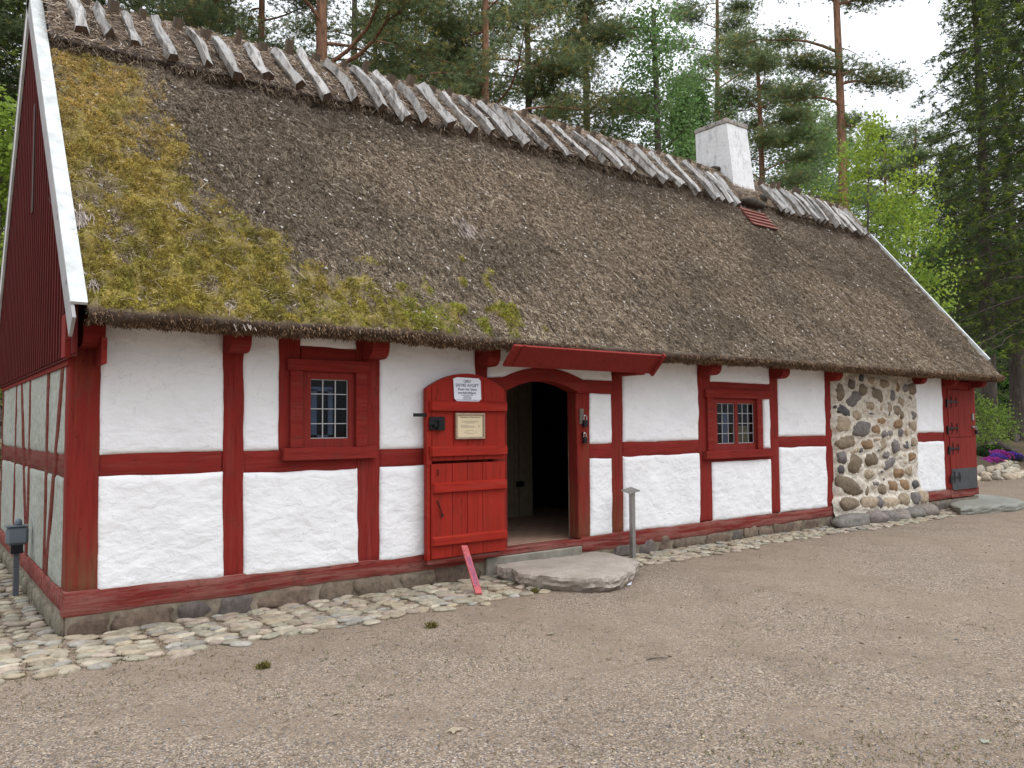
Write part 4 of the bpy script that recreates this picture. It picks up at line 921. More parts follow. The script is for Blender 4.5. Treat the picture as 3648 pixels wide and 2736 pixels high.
# framed notice
e = empty('framed_notice', (3.65, -.145, 1.604), 'cream notice in a bare wood frame hung in the middle of the red door', 'notice')
b = MB(); w, h, t = .182, .134, .022
for q in ((-w, w, h-t, h), (-w, w, -h, -h+t), (-w, -w+t, -h+t, h-t), (w-t, w, -h+t, h-t)): b.box(q[0], q[1], -.024, 0, q[2], q[3], bev=.003)
b.build('frame', M_FRAMEW, e)
b = MB(); b.box(-w+t, w-t, -.008, -.002, -h+t, h-t); b.build('sheet', M_CREAM, e)
text_mesh('VÄLKOMMEN TILL HEMBYGDSPARKEN', .0165, (0, -.0095, .088), FR, M_INKF, 'heading', e, sx=.88)
b = MB(); rr = random.Random(6)
def line(x0, x1, z):
    x = x0
    while x < x1: l_ = rr.uniform(.006, .018); b.box(x, min(x+l_, x1), -.0092, -.0082, z-.0022, z+.0022); x += l_+.004
for z, a in ((.052, .10), (.042, .11), (.032, .065)): line(-a, a, z)
for z, a in ((.008, -.03), (-.002, .05), (-.012, .07)): line(-.115, a, z); line(.10, .12, z)
line(-.045, .045, -.046); line(-.08, -.005, -.062); line(.055, .085, -.062); line(-.05, .05, -.078); b.build('small_print', M_INKF, e)
# pink board leaning on the door, with writing down its face
A = Vector((3.30, -.80, .035)); B = Vector((3.545, -.19, .385)); ax = (B-A).normalized(); L = (B-A).length
sd = Vector((1, -.30, 0)); sd = (sd-ax*sd.dot(ax)).normalized(); nr = sd.cross(ax).normalized()
if nr.y > 0: nr = -nr
MT = Matrix((( sd.x, ax.x, nr.x, A.x), (sd.y, ax.y, nr.y, A.y), (sd.z, ax.z, nr.z, A.z), (0, 0, 0, 1)))
e = empty('lettered_board', (0, 0, 0), 'narrow pink board with purple lettering leaning against the foot of the red door', 'board'); e.matrix_world = MT
b = MB(); b.box(-.033, .033, 0, L, -.012, .012, bev=.003); b.build('board', M_PINK, e)
text_mesh('HEMBYGDSPARKEN', .062, (0, L*.44, .0135), (0, 0, -PI/2), M_INKP, 'lettering', e, sx=.85)
# steel stand beside the slab
e = empty('steel_stand', (5.93, -.23, 0), 'slim steel post with a tilted square plate beside the stone doorstep', 'stand')
b = MB(); b.box(-.026, .026, -.026, .026, -.05, .81); b.build('post', M_STEEL, e)
b = MB(); M = Matrix.Translation((-.02, -.0, .822)) @ Matrix.Rotation(math.radians(-10), 4, 'Y') @ Matrix.Rotation(math.radians(14), 4, 'X'); b.box(-.085, .085, -.075, .075, -.004, .004, M); b.build('plate', M_STEEL, e)
# electric box on a post by the gable
e = empty('outlet_post', (-.13, 2.02, 0), 'grey electric outlet box on a short post by the gable wall', 'outlet post')
b = MB(); b.box(-.024, .024, -.022, .022, -.05, .50); b.box(-.022, .022, -.05, -.022, -.05, .28); b.build('post', M_GREYPOST, e)
b = MB(); b.box(-.092, .092, -.07, .05, .50, .675, bev=.025); b.build('outlet_box', M_GREYBOX, e)
b = MB(); b.sm = True; b.blob((.01, .0, .705), (.034, .034, .045), seed=2, rough=.02, nu=12, nv=8); b.sm = False; b.box(-.10, .09, -.075, .055, .675, .684); b.build('outlet_cap', M_GREYBOX, e)
b = MB(); b.box(-.05, .05, -.05, .04, .42, .499); b.build('cable_gland', M_IRON, e)
# litter on the gravel
def blades(name, cx, cy, n, r, L, cols, label=None, cat=None, kind=None, group=None, z=0.0, lift=(.5, 1.5), wd=(.004, .008)):
    x = cx+RNG.normal(0, r, n); y = cy+RNG.normal(0, r, n); a = RNG.uniform(-PI, PI, n); l = RNG.uniform(*lift, n)
    d = np.stack([np.cos(a)*np.cos(l), np.sin(a)*np.cos(l), np.sin(l)], -1); c = np.array(cols)[RNG.integers(0, len(cols), n)]*RNG.uniform(.6, 1.3, (n, 1))
    V, F, c = straws(np.stack([x, y, np.full(n, z)], -1), d, RNG.uniform(L*.5, L, n), RNG.uniform(*wd, n), c)
    return tag(npmesh(name, V, F, M_MOSS, None, c), label, cat, group, kind)
mosscol = [(.15, .14, .035), (.20, .17, .05), (.11, .08, .03)]
for (fx, fy), lab in (((1538, 2236), 'small dark moss clump lying alone on the gravel left of the stone step'), ((940, 2380), 'flat yellowish moss clump on the gravel before the cobbles'), ((1905, 2112), 'moss clump against the left end of the stone step')):
    x, y = G(fx, fy); k = 300; r_ = RNG.normal(0, 1, (k, 2)); h = np.abs(RNG.normal(0, .014, k)); a = RNG.uniform(-PI, PI, k); l = RNG.uniform(.1, 1.4, k)
    d = np.stack([np.cos(a)*np.cos(l), np.sin(a)*np.cos(l), np.sin(l)], -1); V, F, c = straws(np.stack([x+r_[:, 0]*.022, y+r_[:, 1]*.016, h], -1), d, RNG.uniform(.012, .03, k), RNG.uniform(.005, .01, k), np.array(mosscol)[RNG.integers(0, 3, k)])
    tag(npmesh('moss_clump', V, F, M_MOSS, None, c), lab, 'moss clump', 'moss clumps fallen on the ground')
b = MB(); x, y = G(2240, 2085); b.add([(x-.03, y, .004), (x+.02, y-.012, .004), (x+.025, y+.012, .018), (x-.012, y+.018, .006)], [(0, 1, 2, 3)]); b.add([(x+.02, y-.012, .004), (x+.05, y+.006, .032), (x+.025, y+.012, .0185)], [(0, 1, 2)])
tag(b.build('paper_scrap', M_PAPER), 'scrap of white paper at the right front of the stone step', 'litter')
def leaf_on_ground(fx, fy, col, lab, s=.035):
    x, y = G(fx, fy); b = MB(); r = random.Random(int(fx)); a0 = r.random()*6; n = 9
    V = [(x, y, .012)]+[(x+s*(1 if k % 2 else .55)*math.cos(a0+k*2*PI/n)*1.25, y+s*(1 if k % 2 else .55)*math.sin(a0+k*2*PI/n), .006+.012*r.random()) for k in range(n)]
    b.cur = col; b.add(V, [(0, 1+k, 1+(k+1) % n) for k in range(n)]); tag(b.build('dead_leaf', M_LEAF, col=True), lab, 'leaf', 'dead leaves on the gravel')
leaf_on_ground(1620, 2608, (.50, .42, .30), 'pale dead leaf on the gravel near the bottom edge, left of centre', .04)
leaf_on_ground(1203, 2545, (.40, .34, .25), 'pale dead leaf on the gravel in the lower left', .035)
leaf_on_ground(1790, 2098, (.22, .085, .03), 'rusty brown leaf on the cobbles beside the pink board', .04)
leaf_on_ground(3510, 2648, (.42, .46, .36), 'pale green leaf on the gravel in the lower right corner', .03)
leaf_on_ground(1960, 2262, (.38, .33, .25), 'pale dead leaf on the gravel before the stone step', .035)
for fx, fy, lab in ((2340, 2352, 'dark twig on the gravel to the right of the picture centre'), (1360, 2190, 'brown twig lying at the edge of the cobbles')):
    x, y = G(fx, fy); b = MB(); b.tube([(x-.07, y+.03, .008), (x-.02, y+.01, .014), (x+.03, y, .012), (x+.08, y-.03, .008)], [.004, .005, .004, .002], 6); tag(b.build('twig', M_GREYBARK), lab, 'twig')
# gravel stones and sparse grass
n = 42000; u = RNG.random(n); py = 1750+u**.8*1150; px = RNG.uniform(-200, 3900, n); pts = np.array([G(a, c) for a, c in zip(px, py)])
ok = (pts[:, 1] < -.55) & (pts[:, 0] < 30) & ~((pts[:, 1] > -1.1) & (pts[:, 0] < 4.4)) & ~in_poly(pts[:, 0], pts[:, 1], SLA*1.0); pts = pts[ok]; n = len(pts)
oct_ = np.array([(1, 0, 0), (0, 1, 0), (-1, 0, 0), (0, -1, 0), (0, 0, 1)], float); fo = np.array([(0, 1, 4), (1, 2, 4), (2, 3, 4), (3, 0, 4)])
sz = RNG.uniform(.0025, .0065, n)*(1+(RNG.random(n) > .993)*1.0); ang = RNG.uniform(0, 6.28, n); ca, sa = np.cos(ang), np.sin(ang)
V = oct_[None]*np.stack([sz*RNG.uniform(.8, 1.5, n), sz, sz*.7], -1)[:, None, :]; V = np.stack([V[..., 0]*ca[:, None]-V[..., 1]*sa[:, None], V[..., 0]*sa[:, None]+V[..., 1]*ca[:, None], V[..., 2]+.001], -1)+np.c_[pts, np.zeros(n)][:, None, :]
F = (fo[None]+np.arange(n)[:, None, None]*5).reshape(-1, 3); gp = np.array([(.16, .13, .11), (.26, .21, .17), (.34, .28, .23), (.10, .10, .105), (.22, .22, .23), (.48, .42, .36), (.30, .20, .13)])
cols = gp[RNG.choice(7, n, p=[.21, .26, .18, .13, .12, .02, .08])]*RNG.uniform(.8, 1.2, (n, 1)); tag(npmesh('gravel', V.reshape(-1, 3), F, M_STRAW, None, np.repeat(cols, 5, 0)), kind='stuff')
n = 5200; u = RNG.random(n); px = RNG.uniform(-100, 3800, n); py = 1800+u*950; pts = np.array([G(a, c) for a, c in zip(px, py)]); dens = fbm(pts[:, 0]*1.3, pts[:, 1]*1.3, 8, 4)
left = np.clip(1-(pts[:, 0]-0)/3.5, 0, 1)*np.clip(1-np.abs(pts[:, 1]+1.1)/1.1, 0, 1); ok = (dens+left*.25 > .56) & (pts[:, 1] < -.5) & (pts[:, 0] < 28) & ~in_poly(pts[:, 0], pts[:, 1], SLA); pts = pts[ok]; n = len(pts)
pts = np.repeat(pts, 3, 0)+RNG.normal(0, .012, (n*3, 2)); n = len(pts); a = RNG.uniform(-PI, PI, n); l = RNG.uniform(.15, 1.2, n); d = np.stack([np.cos(a)*np.cos(l), np.sin(a)*np.cos(l), np.sin(l)], -1)
V, F, c = straws(np.c_[pts, np.zeros(n)], d, RNG.uniform(.01, .03, n), RNG.uniform(.0025, .005, n), np.array([(.10, .13, .035), (.16, .14, .06), (.13, .10, .05), (.24, .19, .11)])[RNG.integers(0, 4, n)])
tag(npmesh('sparse_grass', V, F, M_MOSS, None, c), kind='stuff')
n = 6000; x = RNG.uniform(-1.3, 12, n); y = -RNG.random(n)*1.0-.03; k = (fbm(x*3, y*3, 9, 3) > .5) & (y > -np.array([wid(q) for q in x])-.05); x, y = x[k], y[k]; n = len(x); a = RNG.uniform(-PI, PI, n); l = RNG.uniform(.2, 1.4, n)
d = np.stack([np.cos(a)*np.cos(l), np.sin(a)*np.cos(l), np.sin(l)], -1); V, F, c = straws(np.stack([x, y, np.full(n, .004)], -1), d, RNG.uniform(.012, .028, n), RNG.uniform(.004, .008, n), np.array([(.11, .10, .03), (.15, .11, .04), (.12, .085, .05)])[RNG.integers(0, 3, n)]*RNG.uniform(.7, 1.3, (n, 1)))
tag(npmesh('moss_between_cobbles', V, F, M_MOSS, None, c), kind='stuff')
n = 4200; py = 1780+RNG.random(n)*1000; px = RNG.uniform(-100, 3800, n); pts = np.array([G(a, c) for a, c in zip(px, py)]); ok = (pts[:, 1] < -.4) & (pts[:, 0] < 28) & ~in_poly(pts[:, 0], pts[:, 1], SLA); pts = pts[ok]; n = len(pts)
a = RNG.uniform(-PI, PI, n); l = RNG.uniform(-.05, .2, n); d = np.stack([np.cos(a)*np.cos(l), np.sin(a)*np.cos(l), np.sin(l)], -1); fl = RNG.random(n) < .16
V, F, c = straws(np.c_[pts, np.full(n, .006)], d, np.where(fl, RNG.uniform(.012, .03, n), RNG.uniform(.03, .07, n)), np.where(fl, RNG.uniform(.010, .02, n), .0025), np.where(fl[:, None], np.array([[.33, .26, .18]]), np.array([[.16, .105, .06]]))*RNG.uniform(.5, 1.3, (n, 1)))
tag(npmesh('leaf_litter', V, F, M_STRAW, None, c), kind='stuff')

# ================================================================= FLOWER BED beyond the house
path = [(20.6, 4.0), (21.6, 3.2), (22.3, 2.45), (23.2, 2.25), (24.6, 2.5), (26.4, 3.1), (28.4, 3.9), (31, 5.2)]
def along(path, t):
    L = [math.dist(path[i], path[i+1]) for i in range(len(path)-1)]; T = sum(L)*t
    for i, l in enumerate(L):
        if T <= l or i == len(L)-1: k = T/l; return (path[i][0]+(path[i+1][0]-path[i][0])*k, path[i][1]+(path[i+1][1]-path[i][1])*k)
        T -= l
b = MB(); b.sm = True; rr = random.Random(21)
for row in range(3):
    n = 32-row*2
    for i in range(n):
        x, y = along(path, (i+rr.uniform(.2, .8))/n); off = row*.13; x += -.15*off; y += off*1.6
        k = rr.uniform(.8, 1.15); b.cur = tuple(q*k for q in rr.choice([(.42, .35, .25), (.38, .31, .23), (.34, .30, .24), (.46, .40, .31)]))
        M = Matrix.Rotation(rr.uniform(-.5, .5), 4, 'Z') @ Matrix.Rotation(rr.uniform(-.5, .3), 4, 'X') @ Matrix.Rotation(rr.uniform(-.5, .5), 4, 'Y')
        b.blob((x, y, 0.05+row*.105+float(gh(x, y))*.3), (rr.uniform(.14, .26), rr.uniform(.10, .16), rr.uniform(.07, .115)), M, seed=rr.randrange(9999), rough=.2, nu=10, nv=7, power=.75)
tag(b.build('dry_stone_wall', M_STONE, col=True), 'low curved wall of pale heaped stones holding the flower bed', 'stone wall')
b = MB(); b.sm = True; pl = [along(path, i/24) for i in range(25)]; V = []
for (x, y) in pl: V += [(x, y+.3, .25), (x-.1, y+.75, .52), (x-.2, y+1.4, .66), (x-.5, y+2.6, .75), (x-.8, y+4.0, .55)]
b.add(V, [(i*5+k, (i+1)*5+k, (i+1)*5+k+1, i*5+k+1) for i in range(24) for k in range(4)])
M_SOIL = simple('dark_garden_soil', (.10, .075, .05), .95, 0, .1, .6, 14, .4, 8); tag(b.build('garden_soil', M_SOIL), kind='structure')
def cushion(vx, vy, d, rx, ry, rz, petal, label, name='flower_cushion', n=1500, leafy=.35):
    r = ray(vx*1.6492, vy*1.6492); r = r/(r @ (RW @ np.array([0, 0, 1.]))); c = CAM+r*d
    e = empty(name, (c[0], c[1], c[2]-rz), label, 'flowers', 'flower cushions in the stone-edged bed')
    u = RNG.normal(0, 1, (n, 3)); u /= np.linalg.norm(u, axis=1)[:, None]; u[:, 2] = np.abs(u[:, 2]); k = 1+(fbm(u[:, 0]*2.5+vx, u[:, 1]*2.5, 4, 3)-.5)*.6
    p = u*np.array([rx, ry, rz*1.6])*k[:, None]; L = np.full(n, .045); dr = u+RNG.normal(0, .6, (n, 3)); dr /= np.linalg.norm(dr, axis=1)[:, None]
    V, F, cc = straws(p, dr, L, np.full(n, .04), np.array(petal)*RNG.uniform(.6, 1.3, (n, 1))); npmesh('blossom', V, F, M_PETAL, e, cc)
    m = int(n*leafy*1.5); u = RNG.normal(0, 1, (m, 3)); u /= np.linalg.norm(u, axis=1)[:, None]; u[:, 2] = np.abs(u[:, 2])*.8; p = u*np.array([rx, ry, rz*1.45])*1.02; dr = u+RNG.normal(0, .5, (m, 3)); dr /= np.linalg.norm(dr, axis=1)[:, None]
    V, F, cc = straws(p, dr, np.full(m, .07), np.full(m, .03), np.array([.06, .10, .03])*RNG.uniform(.6, 1.4, (m, 1))); npmesh('foliage', V, F, M_LEAF, e, cc)
MAG = (.55, .07, .42); PUR = (.20, .10, .52)
cushion(2122, 1000, 23.2, .30, .3, .13, MAG, 'magenta flower cushion nearest the corner of the house')
cushion(2143, 996, 23.6, .28, .3, .14, (.50, .08, .38), 'magenta flower cushion in front of the purple strip')
cushion(2152, 988, 24.2, .30, .25, .12, PUR, 'violet-blue flower cushion in the middle of the bed')
cushion(2128, 981, 24.6, .38, .3, .12, (.48, .10, .44), 'pinkish purple flower cushion at the back left of the bed')
cushion(2160, 981, 24.8, .36, .3, .12, (.52, .08, .42), 'magenta flower cushion at the back of the bed, right of the pinkish one')
cushion(2184, 983, 25.0, .30, .3, .12, PUR, 'violet-blue flower cushion furthest right along the wall')
cushion(2140, 968, 25.6, .5, .3, .16, (.07, .13, .05), 'low green plant cushion behind the flowers', 'green_cushion', 900, 1.0)
cushion(2118, 975, 24.4, .2, .2, .12, (.06, .11, .04), 'small green plant cushion beside the house corner', 'green_cushion', 500, 1.0)

# ================================================================= TREES
RIGHT = np.array([_dx[0], _dy[0]]); RIGHT = RIGHT/np.linalg.norm(RIGHT); FWD = np.array([.605, .795])
def tris(cent, K, L, wd, up, cols, spread=1.0):
    """K pointed blades out of each tuft centre"""
    n = len(cent); c = np.repeat(cent, K, 0); m = n*K; d = RNG.normal(0, 1, (m, 3)); d[:, 2] = d[:, 2]*.7+up; d /= np.linalg.norm(d, axis=1)[:, None]+1e-9
    r = RNG.normal(size=(m, 3)); s = np.cross(d, r); s /= np.linalg.norm(s, axis=1)[:, None]+1e-9; l = RNG.uniform(.6, 1.2, m)*L
    V = np.stack([c-s*wd*.5, c+s*wd*.5, c+d*l[:, None]], 1).reshape(-1, 3); cc = np.repeat(np.repeat(cols, K, 0)*RNG.uniform(.75, 1.25, (m, 1)), 3, 0)
    return V, np.arange(3*m).reshape(m, 3), cc
def leaves(cent, K, R, size, cols, flat=.5):
    n = len(cent); m = n*K; c = np.repeat(cent, K, 0)+RNG.normal(0, R, (m, 3)); a = RNG.normal(0, 1, (m, 3)); a[:, 2] *= flat; a /= np.linalg.norm(a, axis=1)[:, None]+1e-9
    r = RNG.normal(0, 1, (m, 3)); s = np.cross(a, r); s /= np.linalg.norm(s, axis=1)[:, None]+1e-9; l = size*RNG.uniform(.6, 1.25, m)[:, None]
    V = np.stack([c-a*l*.5, c+s*l*.33, c+a*l*.5, c-s*l*.33], 1).reshape(-1, 3); cc = np.repeat(np.repeat(cols, K, 0)*RNG.uniform(.7, 1.3, (m, 1)), 4, 0)
    return V, np.arange(4*m).reshape(m, 4), cc
def blobs(cent, n, rad):                       # n points inside flattened clumps round each centre
    c = np.repeat(cent, n, 0); u = RNG.normal(0, .5, (len(c), 3)); return c+u*np.asarray(rad)
NEEDLE = np.array([.19, .24, .115]); NEEDLE_W = np.array([.40, .36, .13]); LIME = np.array([.27, .37, .06]); MIDG = np.array([.075, .15, .03]); SPRUCE = np.array([.115, .16, .065])
def tree_empty(name, vx, d, label, group, cat='tree'):
    x, y = at_depth(vx, d); z = float(gh(x, y)); return empty(name, (x, y, z-.05), label, cat, group)
def trunk_pts(h, lean, bend, seed, n=14):
    r = random.Random(seed); pts = []; ox = oy = 0
    for i in range(n+1):
        t = i/n; ox = lean*h*t+bend*math.sin(t*4+seed); oy = .12*math.sin(t*5+seed*2); q = RIGHT*ox+FWD*oy; pts.append((q[0], q[1], h*t))
    return pts
def tp(pts, z):
    for a, c in zip(pts[:-1], pts[1:]):
        if c[2] >= z: t = (z-a[2])/(c[2]-a[2]); return Vector(a)+(Vector(c)-Vector(a))*t
    return Vector(pts[-1])
def limb(b, p0, az, length, rise, droop, r0, n=6):
    dirv = Vector((math.cos(az), math.sin(az), 0)); pts = []; wig = random.uniform(-.12, .12)
    sdv = Vector((-dirv.y, dirv.x, 0))
    for i in range(n+1):
        t = i/n; pts.append(p0+dirv*(length*t)+sdv*(wig*length*math.sin(t*5))+Vector((0, 0, rise*t+droop*math.sin(t*3.1)+random.uniform(-.03, .03)*length*t)))
    b.tube(pts, [r0*(1-.8*i/n) for i in range(n+1)], 5, cap=False); return pts
AZR = math.atan2(RIGHT[1], RIGHT[0])
def pine(vx, d, h, r0, zc, cr, nb, seed, label, lean=0.0, bend=.1, bark=None, limbs=None, dens=1.0, tone=1.0, warm=.25, bare=4, fork=None, clump=(.62, .62, .25), name='pine_tree', nl=.15):
    e = tree_empty(name, vx, d, label, 'trees round the house'); random.seed(seed); pts = trunk_pts(h, lean, bend, seed); b = MB(); b.sm = True
    n = len(pts); rad = [r0*(1-.72*i/(n-1))*(1.25 if i == 0 else 1) for i in range(n)]; b.tube(pts, rad, 12, cap=False); cent = []
    if fork:
        z0, side, rise = fork; p0 = tp(pts, z0); lp = limb(b, p0, AZR if side > 0 else AZR+PI, abs(side), rise, .2, r0*.55, 8); cent += [np.array(p) for p in lp[5:]]
    def grow(p0, az, ln, rise, r_, sub=True, frac=.35):
        lp = limb(b, p0, az, ln, rise, random.uniform(.02, .10)*ln, r_)
        for i in range(1, len(lp)):
            t = i/(len(lp)-1)
            if t < frac: continue
            cent.append(np.array(lp[i])+np.array([0, 0, .08]))
            if sub and ln > .9:
                for sg in (1, -1):
                    if random.random() < .8:
                        l2 = ln*random.uniform(.2, .42)*(1.2-t*.6); q = limb(b, lp[i], az+sg*random.uniform(.5, 1.1), l2, l2*random.uniform(.0, .35), 0, r_*.35, 3); cent.append(np.array(q[-1])+np.array([0, 0, .06])); cent.append(np.array(q[-2]))
    if limbs:
        for z, side, rise, fr in limbs: grow(tp(pts, z), (AZR if side > 0 else AZR+PI)+random.uniform(-.35, .35), abs(side), rise, r0*.28, True, fr)
    for i in range(nb):
        t = (i+random.random())/nb; z = zc+(h-zc)*t**1.05; ln = cr*(1-.62*t)*random.uniform(.65, 1.15); grow(tp(pts, z), i*2.4+random.uniform(-.5, .5), ln, ln*random.uniform(-.08, .38), max(.02, r0*.25*(1-.6*t)))
    for i in range(bare):
        z = zc*random.uniform(.55, 1.0); limb(b, tp(pts, z), random.uniform(0, 6.28), random.uniform(.5, 1.6), random.uniform(-.3, .3), .1, .025, 4)
    for z in (h*.93, h*.97, h): cent += [np.array(tp(pts, z))+np.array([random.gauss(0, .3), random.gauss(0, .3), .1]) for _ in range(3)]
    b.build('trunk', bark or M_PINEBARK, e)
    cent = np.array(cent); tuft = blobs(cent, max(1, int(30*dens)), clump); m = len(tuft)
    col = NEEDLE*tone*RNG.uniform(.7, 1.3, (m, 1)); wm = (RNG.random(m) < warm*.6)[:, None]; hi_ = np.clip(RNG.random(m), 0, 1)[:, None]; col = np.where(wm, NEEDLE_W*tone*(.6+.6*hi_), col)
    V, F, c = tris(tuft, 13, nl*.8, nl*.12, .55, col); npmesh('crown', V, F, M_NEEDLE, e, c); return e
def broad(vx, d, h, r0, zc, cr, nb, seed, label, col, size=.10, K=26, R=.24, bark=None, lean=0.0, name='broadleaf_tree', rise=.4, flat=.5, group='trees round the house', cat='tree', col2=None, sub=3):
    e = tree_empty(name, vx, d, label, group, cat); random.seed(seed); pts = trunk_pts(h, lean, .08, seed, 10); b = MB(); b.sm = True; n = len(pts)
    b.tube(pts, [r0*(1-.8*i/(n-1)) for i in range(n)], 8, cap=False); cent = []
    for i in range(nb):
        t = (i+random.random())/nb; z = zc+(h-zc)*t; ln = cr*(1.05-.75*t**1.6)*random.uniform(.6, 1.1)*(1 if t > .1 else .8); lp = limb(b, tp(pts, z), i*2.4+random.uniform(-.6, .6), ln, ln*random.uniform(rise*.3, rise*1.4), .05, max(.012, r0*.3*(1-.6*t)), 5)
        for j in range(2, len(lp)):
            cent.append(np.array(lp[j]))
            for k in range(sub):
                cent.append(np.array(lp[j])+np.random.default_rng(seed*99+i*31+j*7+k).normal(0, .16*ln+.1, 3)*np.array([1, 1, .55]))
    b.build('trunk', bark or M_GREYBARK, e); cent = np.array(cent); m = len(cent); cc = np.array(col)*RNG.uniform(.7, 1.3, (m, 1))
    if col2 is not None: cc = np.where(RNG.random((m, 1)) < .35, np.array(col2)*RNG.uniform(.8, 1.2, (m, 1)), cc)
    V, F, c = leaves(cent, K, R, size, cc, flat); npmesh('crown', V, F, M_LEAF, e, c); return e
def spruce(vx, d, h, r0, zc, cr, seed, label, tone=1.0, nw=30, lean=0.0):
    e = tree_empty('spruce_tree', vx, d, label, 'trees round the house'); random.seed(seed); pts = trunk_pts(h, lean, .05, seed); b = MB(); b.sm = True; n = len(pts)
    b.tube(pts, [r0*(1-.85*i/(n-1))*(1.5 if i == 0 else 1) for i in range(n)], 12, cap=False)
    for k in range(6): a = k*1.05+.3; b.tube([(0, 0, .35), (math.cos(a)*r0*1.5, math.sin(a)*r0*1.5, .12), (math.cos(a)*r0*3, math.sin(a)*r0*3, -.05)], [r0*.6, r0*.4, r0*.15], 6, cap=False)
    C, D = [], []
    for i in range(nw):
        t = i/nw; z = zc+(h-zc)*t; L0 = cr*(1-.80*t)
        for k in range(6):
            az = k*1.047+i*.7+random.uniform(-.35, .35); ln = L0*random.uniform(.55, 1.12)
            lp = limb(b, tp(pts, z+random.uniform(-.15, .15)), az, ln, -ln*random.uniform(.15, .55), ln*.03, .03, 6)
            for j in range(2, len(lp)):
                for q in range(5):
                    p = np.array(lp[j])+(np.array(lp[j-1])-np.array(lp[j]))*random.random(); w = .10+.18*ln*(1-j/7)
                    C.append(p+np.array([random.gauss(0, w), random.gauss(0, w), -abs(random.gauss(0, .16))]))
    for i in range(10): limb(b, tp(pts, zc*random.uniform(.3, 1)), random.uniform(0, 6.28), random.uniform(.6, 1.8), random.uniform(-.6, 0), 0, .018, 4)
    b.build('trunk', M_GREYBARK, e); C = np.array(C); m = len(C); col = SPRUCE*tone*RNG.uniform(.65, 1.3, (m, 1)); li = (RNG.random(m) < .26)[:, None]; col = np.where(li, np.array([.26, .33, .06])*tone, col)
    V, F, c = tris(blobs(C, 2, (.08, .08, .12)), 8, .15, .030, -.5, np.repeat(col, 2, 0)); npmesh('crown', V, F, M_NEEDLE, e, c); return e
def hz(vy, d, vx=1106): return 1.6+((930-26*(vx+210)/3590.)-vy)*d/1727.7
# pines behind the ridge
pine(693, 19, 17, .25, 9.2, 4.2, 14, 1, 'forked pine with thick orange trunk above the left half of the ridge', .002, .06, fork=(8.9, -3.4, 1.0), limbs=[(9.4, -3.6, .7, .3), (9.2, 3.4, 1.3, .3), (8.4, 3.2, .6, .3), (10.2, 2.6, 1.2, .35)], warm=.3)
pine(764, 27, 18, .24, 13, 3.2, 8, 2, 'straight grey trunked pine just right of the forked pine', 0, .05, bark=M_GREYBARK, warm=.15)
pine(800, 24, 17, .15, 12.4, 2.8, 7, 3, 'slender orange trunked pine between the forked pine and the next gap', .012, .1)
pine(1052, 21, 18, .17, 9.0, 3.6, 18, 4, 'pine with forked orange trunk above the middle of the ridge', .0, .05, limbs=[(9.0, -3.2, .6, .3), (8.2, 3.0, .2, .3), (8.6, -2.2, -.1, .3), (7.9, -3.4, -.2, .3), (9.6, 3.4, .8, .35)], warm=.4)
pine(905, 23, 13.5, .13, 6.8, 3.6, 20, 5, 'low-boughed pine with hidden trunk left of the middle of the ridge', -.01, .1, warm=.4, limbs=[(7.8, -2.8, -.2, .2), (8.0, 3.0, -.2, .2)])
pine(1145, 24, 18, .18, 8.6, 3.6, 26, 6, 'dense pine with a long sloping bough right of the middle of the ridge', 0, .05, limbs=[(8.8, -3.4, -1.1, .3), (9.2, 2.8, .6, .3)], warm=.35, bark=M_GREYBARK)
pine(1275, 25, 18, .20, 9.0, 3.2, 24, 7, 'dense pine with dark trunk to the left of the ivy-clad tree', 0, .06, warm=.35)
pine(1020, 34, 19, .2, 14.5, 3.6, 10, 8, 'distant pine seen through the gap over the middle of the ridge', 0, .08, warm=.1)
pine(560, 22, 17, .20, 8.2, 3.8, 19, 9, 'pine with low dark boughs left of the forked pine', 0, .1, warm=.3, limbs=[(8.2, -3.2, .2, .2), (8.4, 3.0, .1, .3)])
pine(400, 20, 17, .20, 7.8, 4.0, 21, 10, 'dark pine behind the third and fourth ridge logs', 0, .1, warm=.2, tone=.8, limbs=[(8.4, 3.6, -.4, .5)])
pine(1535, 34, 20, .22, 10.5, 3.6, 22, 11, 'open pine above the chimney with leaning trunk', .03, .15, warm=.15)
pine(1655, 31, 15.5, .21, 7.2, 3.1, 26, 12, 'pine with twisted boughs just right of the chimney', 0, .12, warm=.15, tone=1.15, limbs=[(9.4, -2.9, .5, .35), (8.0, 2.6, .4, .3)])
D10 = 25
pine(1832, D10, 21, .20, 15.3, 3.0, 12, 13, 'tall bare orange trunked pine standing alone against the sky', -.0015, .10, limbs=[(hz(128, D10), -2.9, .65, .45), (hz(180, D10), -1.3, .35, .1), (hz(185, D10), .75, .3, .1), (hz(200, D10), 1.5, -.2, .25), (hz(245, D10), -1.9, .1, .35), (hz(10, D10), -2.5, .4, .3), (hz(20, D10), 1.6, .3, .3), (hz(165, D10), -.8, .1, .0), (hz(290, D10), .5, -.1, .2)], warm=.25, bare=1)
pine(1932, 48, 18, .2, 13.6, 3.0, 14, 14, 'small distant pine in the sky gap left of the big spruce', .01, .2, tone=1.0, warm=.05, dens=.8, nl=.24)
pine(1985, 36, 14, .16, 9.4, 2.2, 12, 15, 'thin pine half hidden at the left edge of the big spruce', .02, .1, warm=.05)
pine(1765, 42, 17, .2, 10.5, 3.4, 18, 16, 'pine in the background between the chimney and the bare orange trunk', 0, .1, warm=.1, nl=.2)
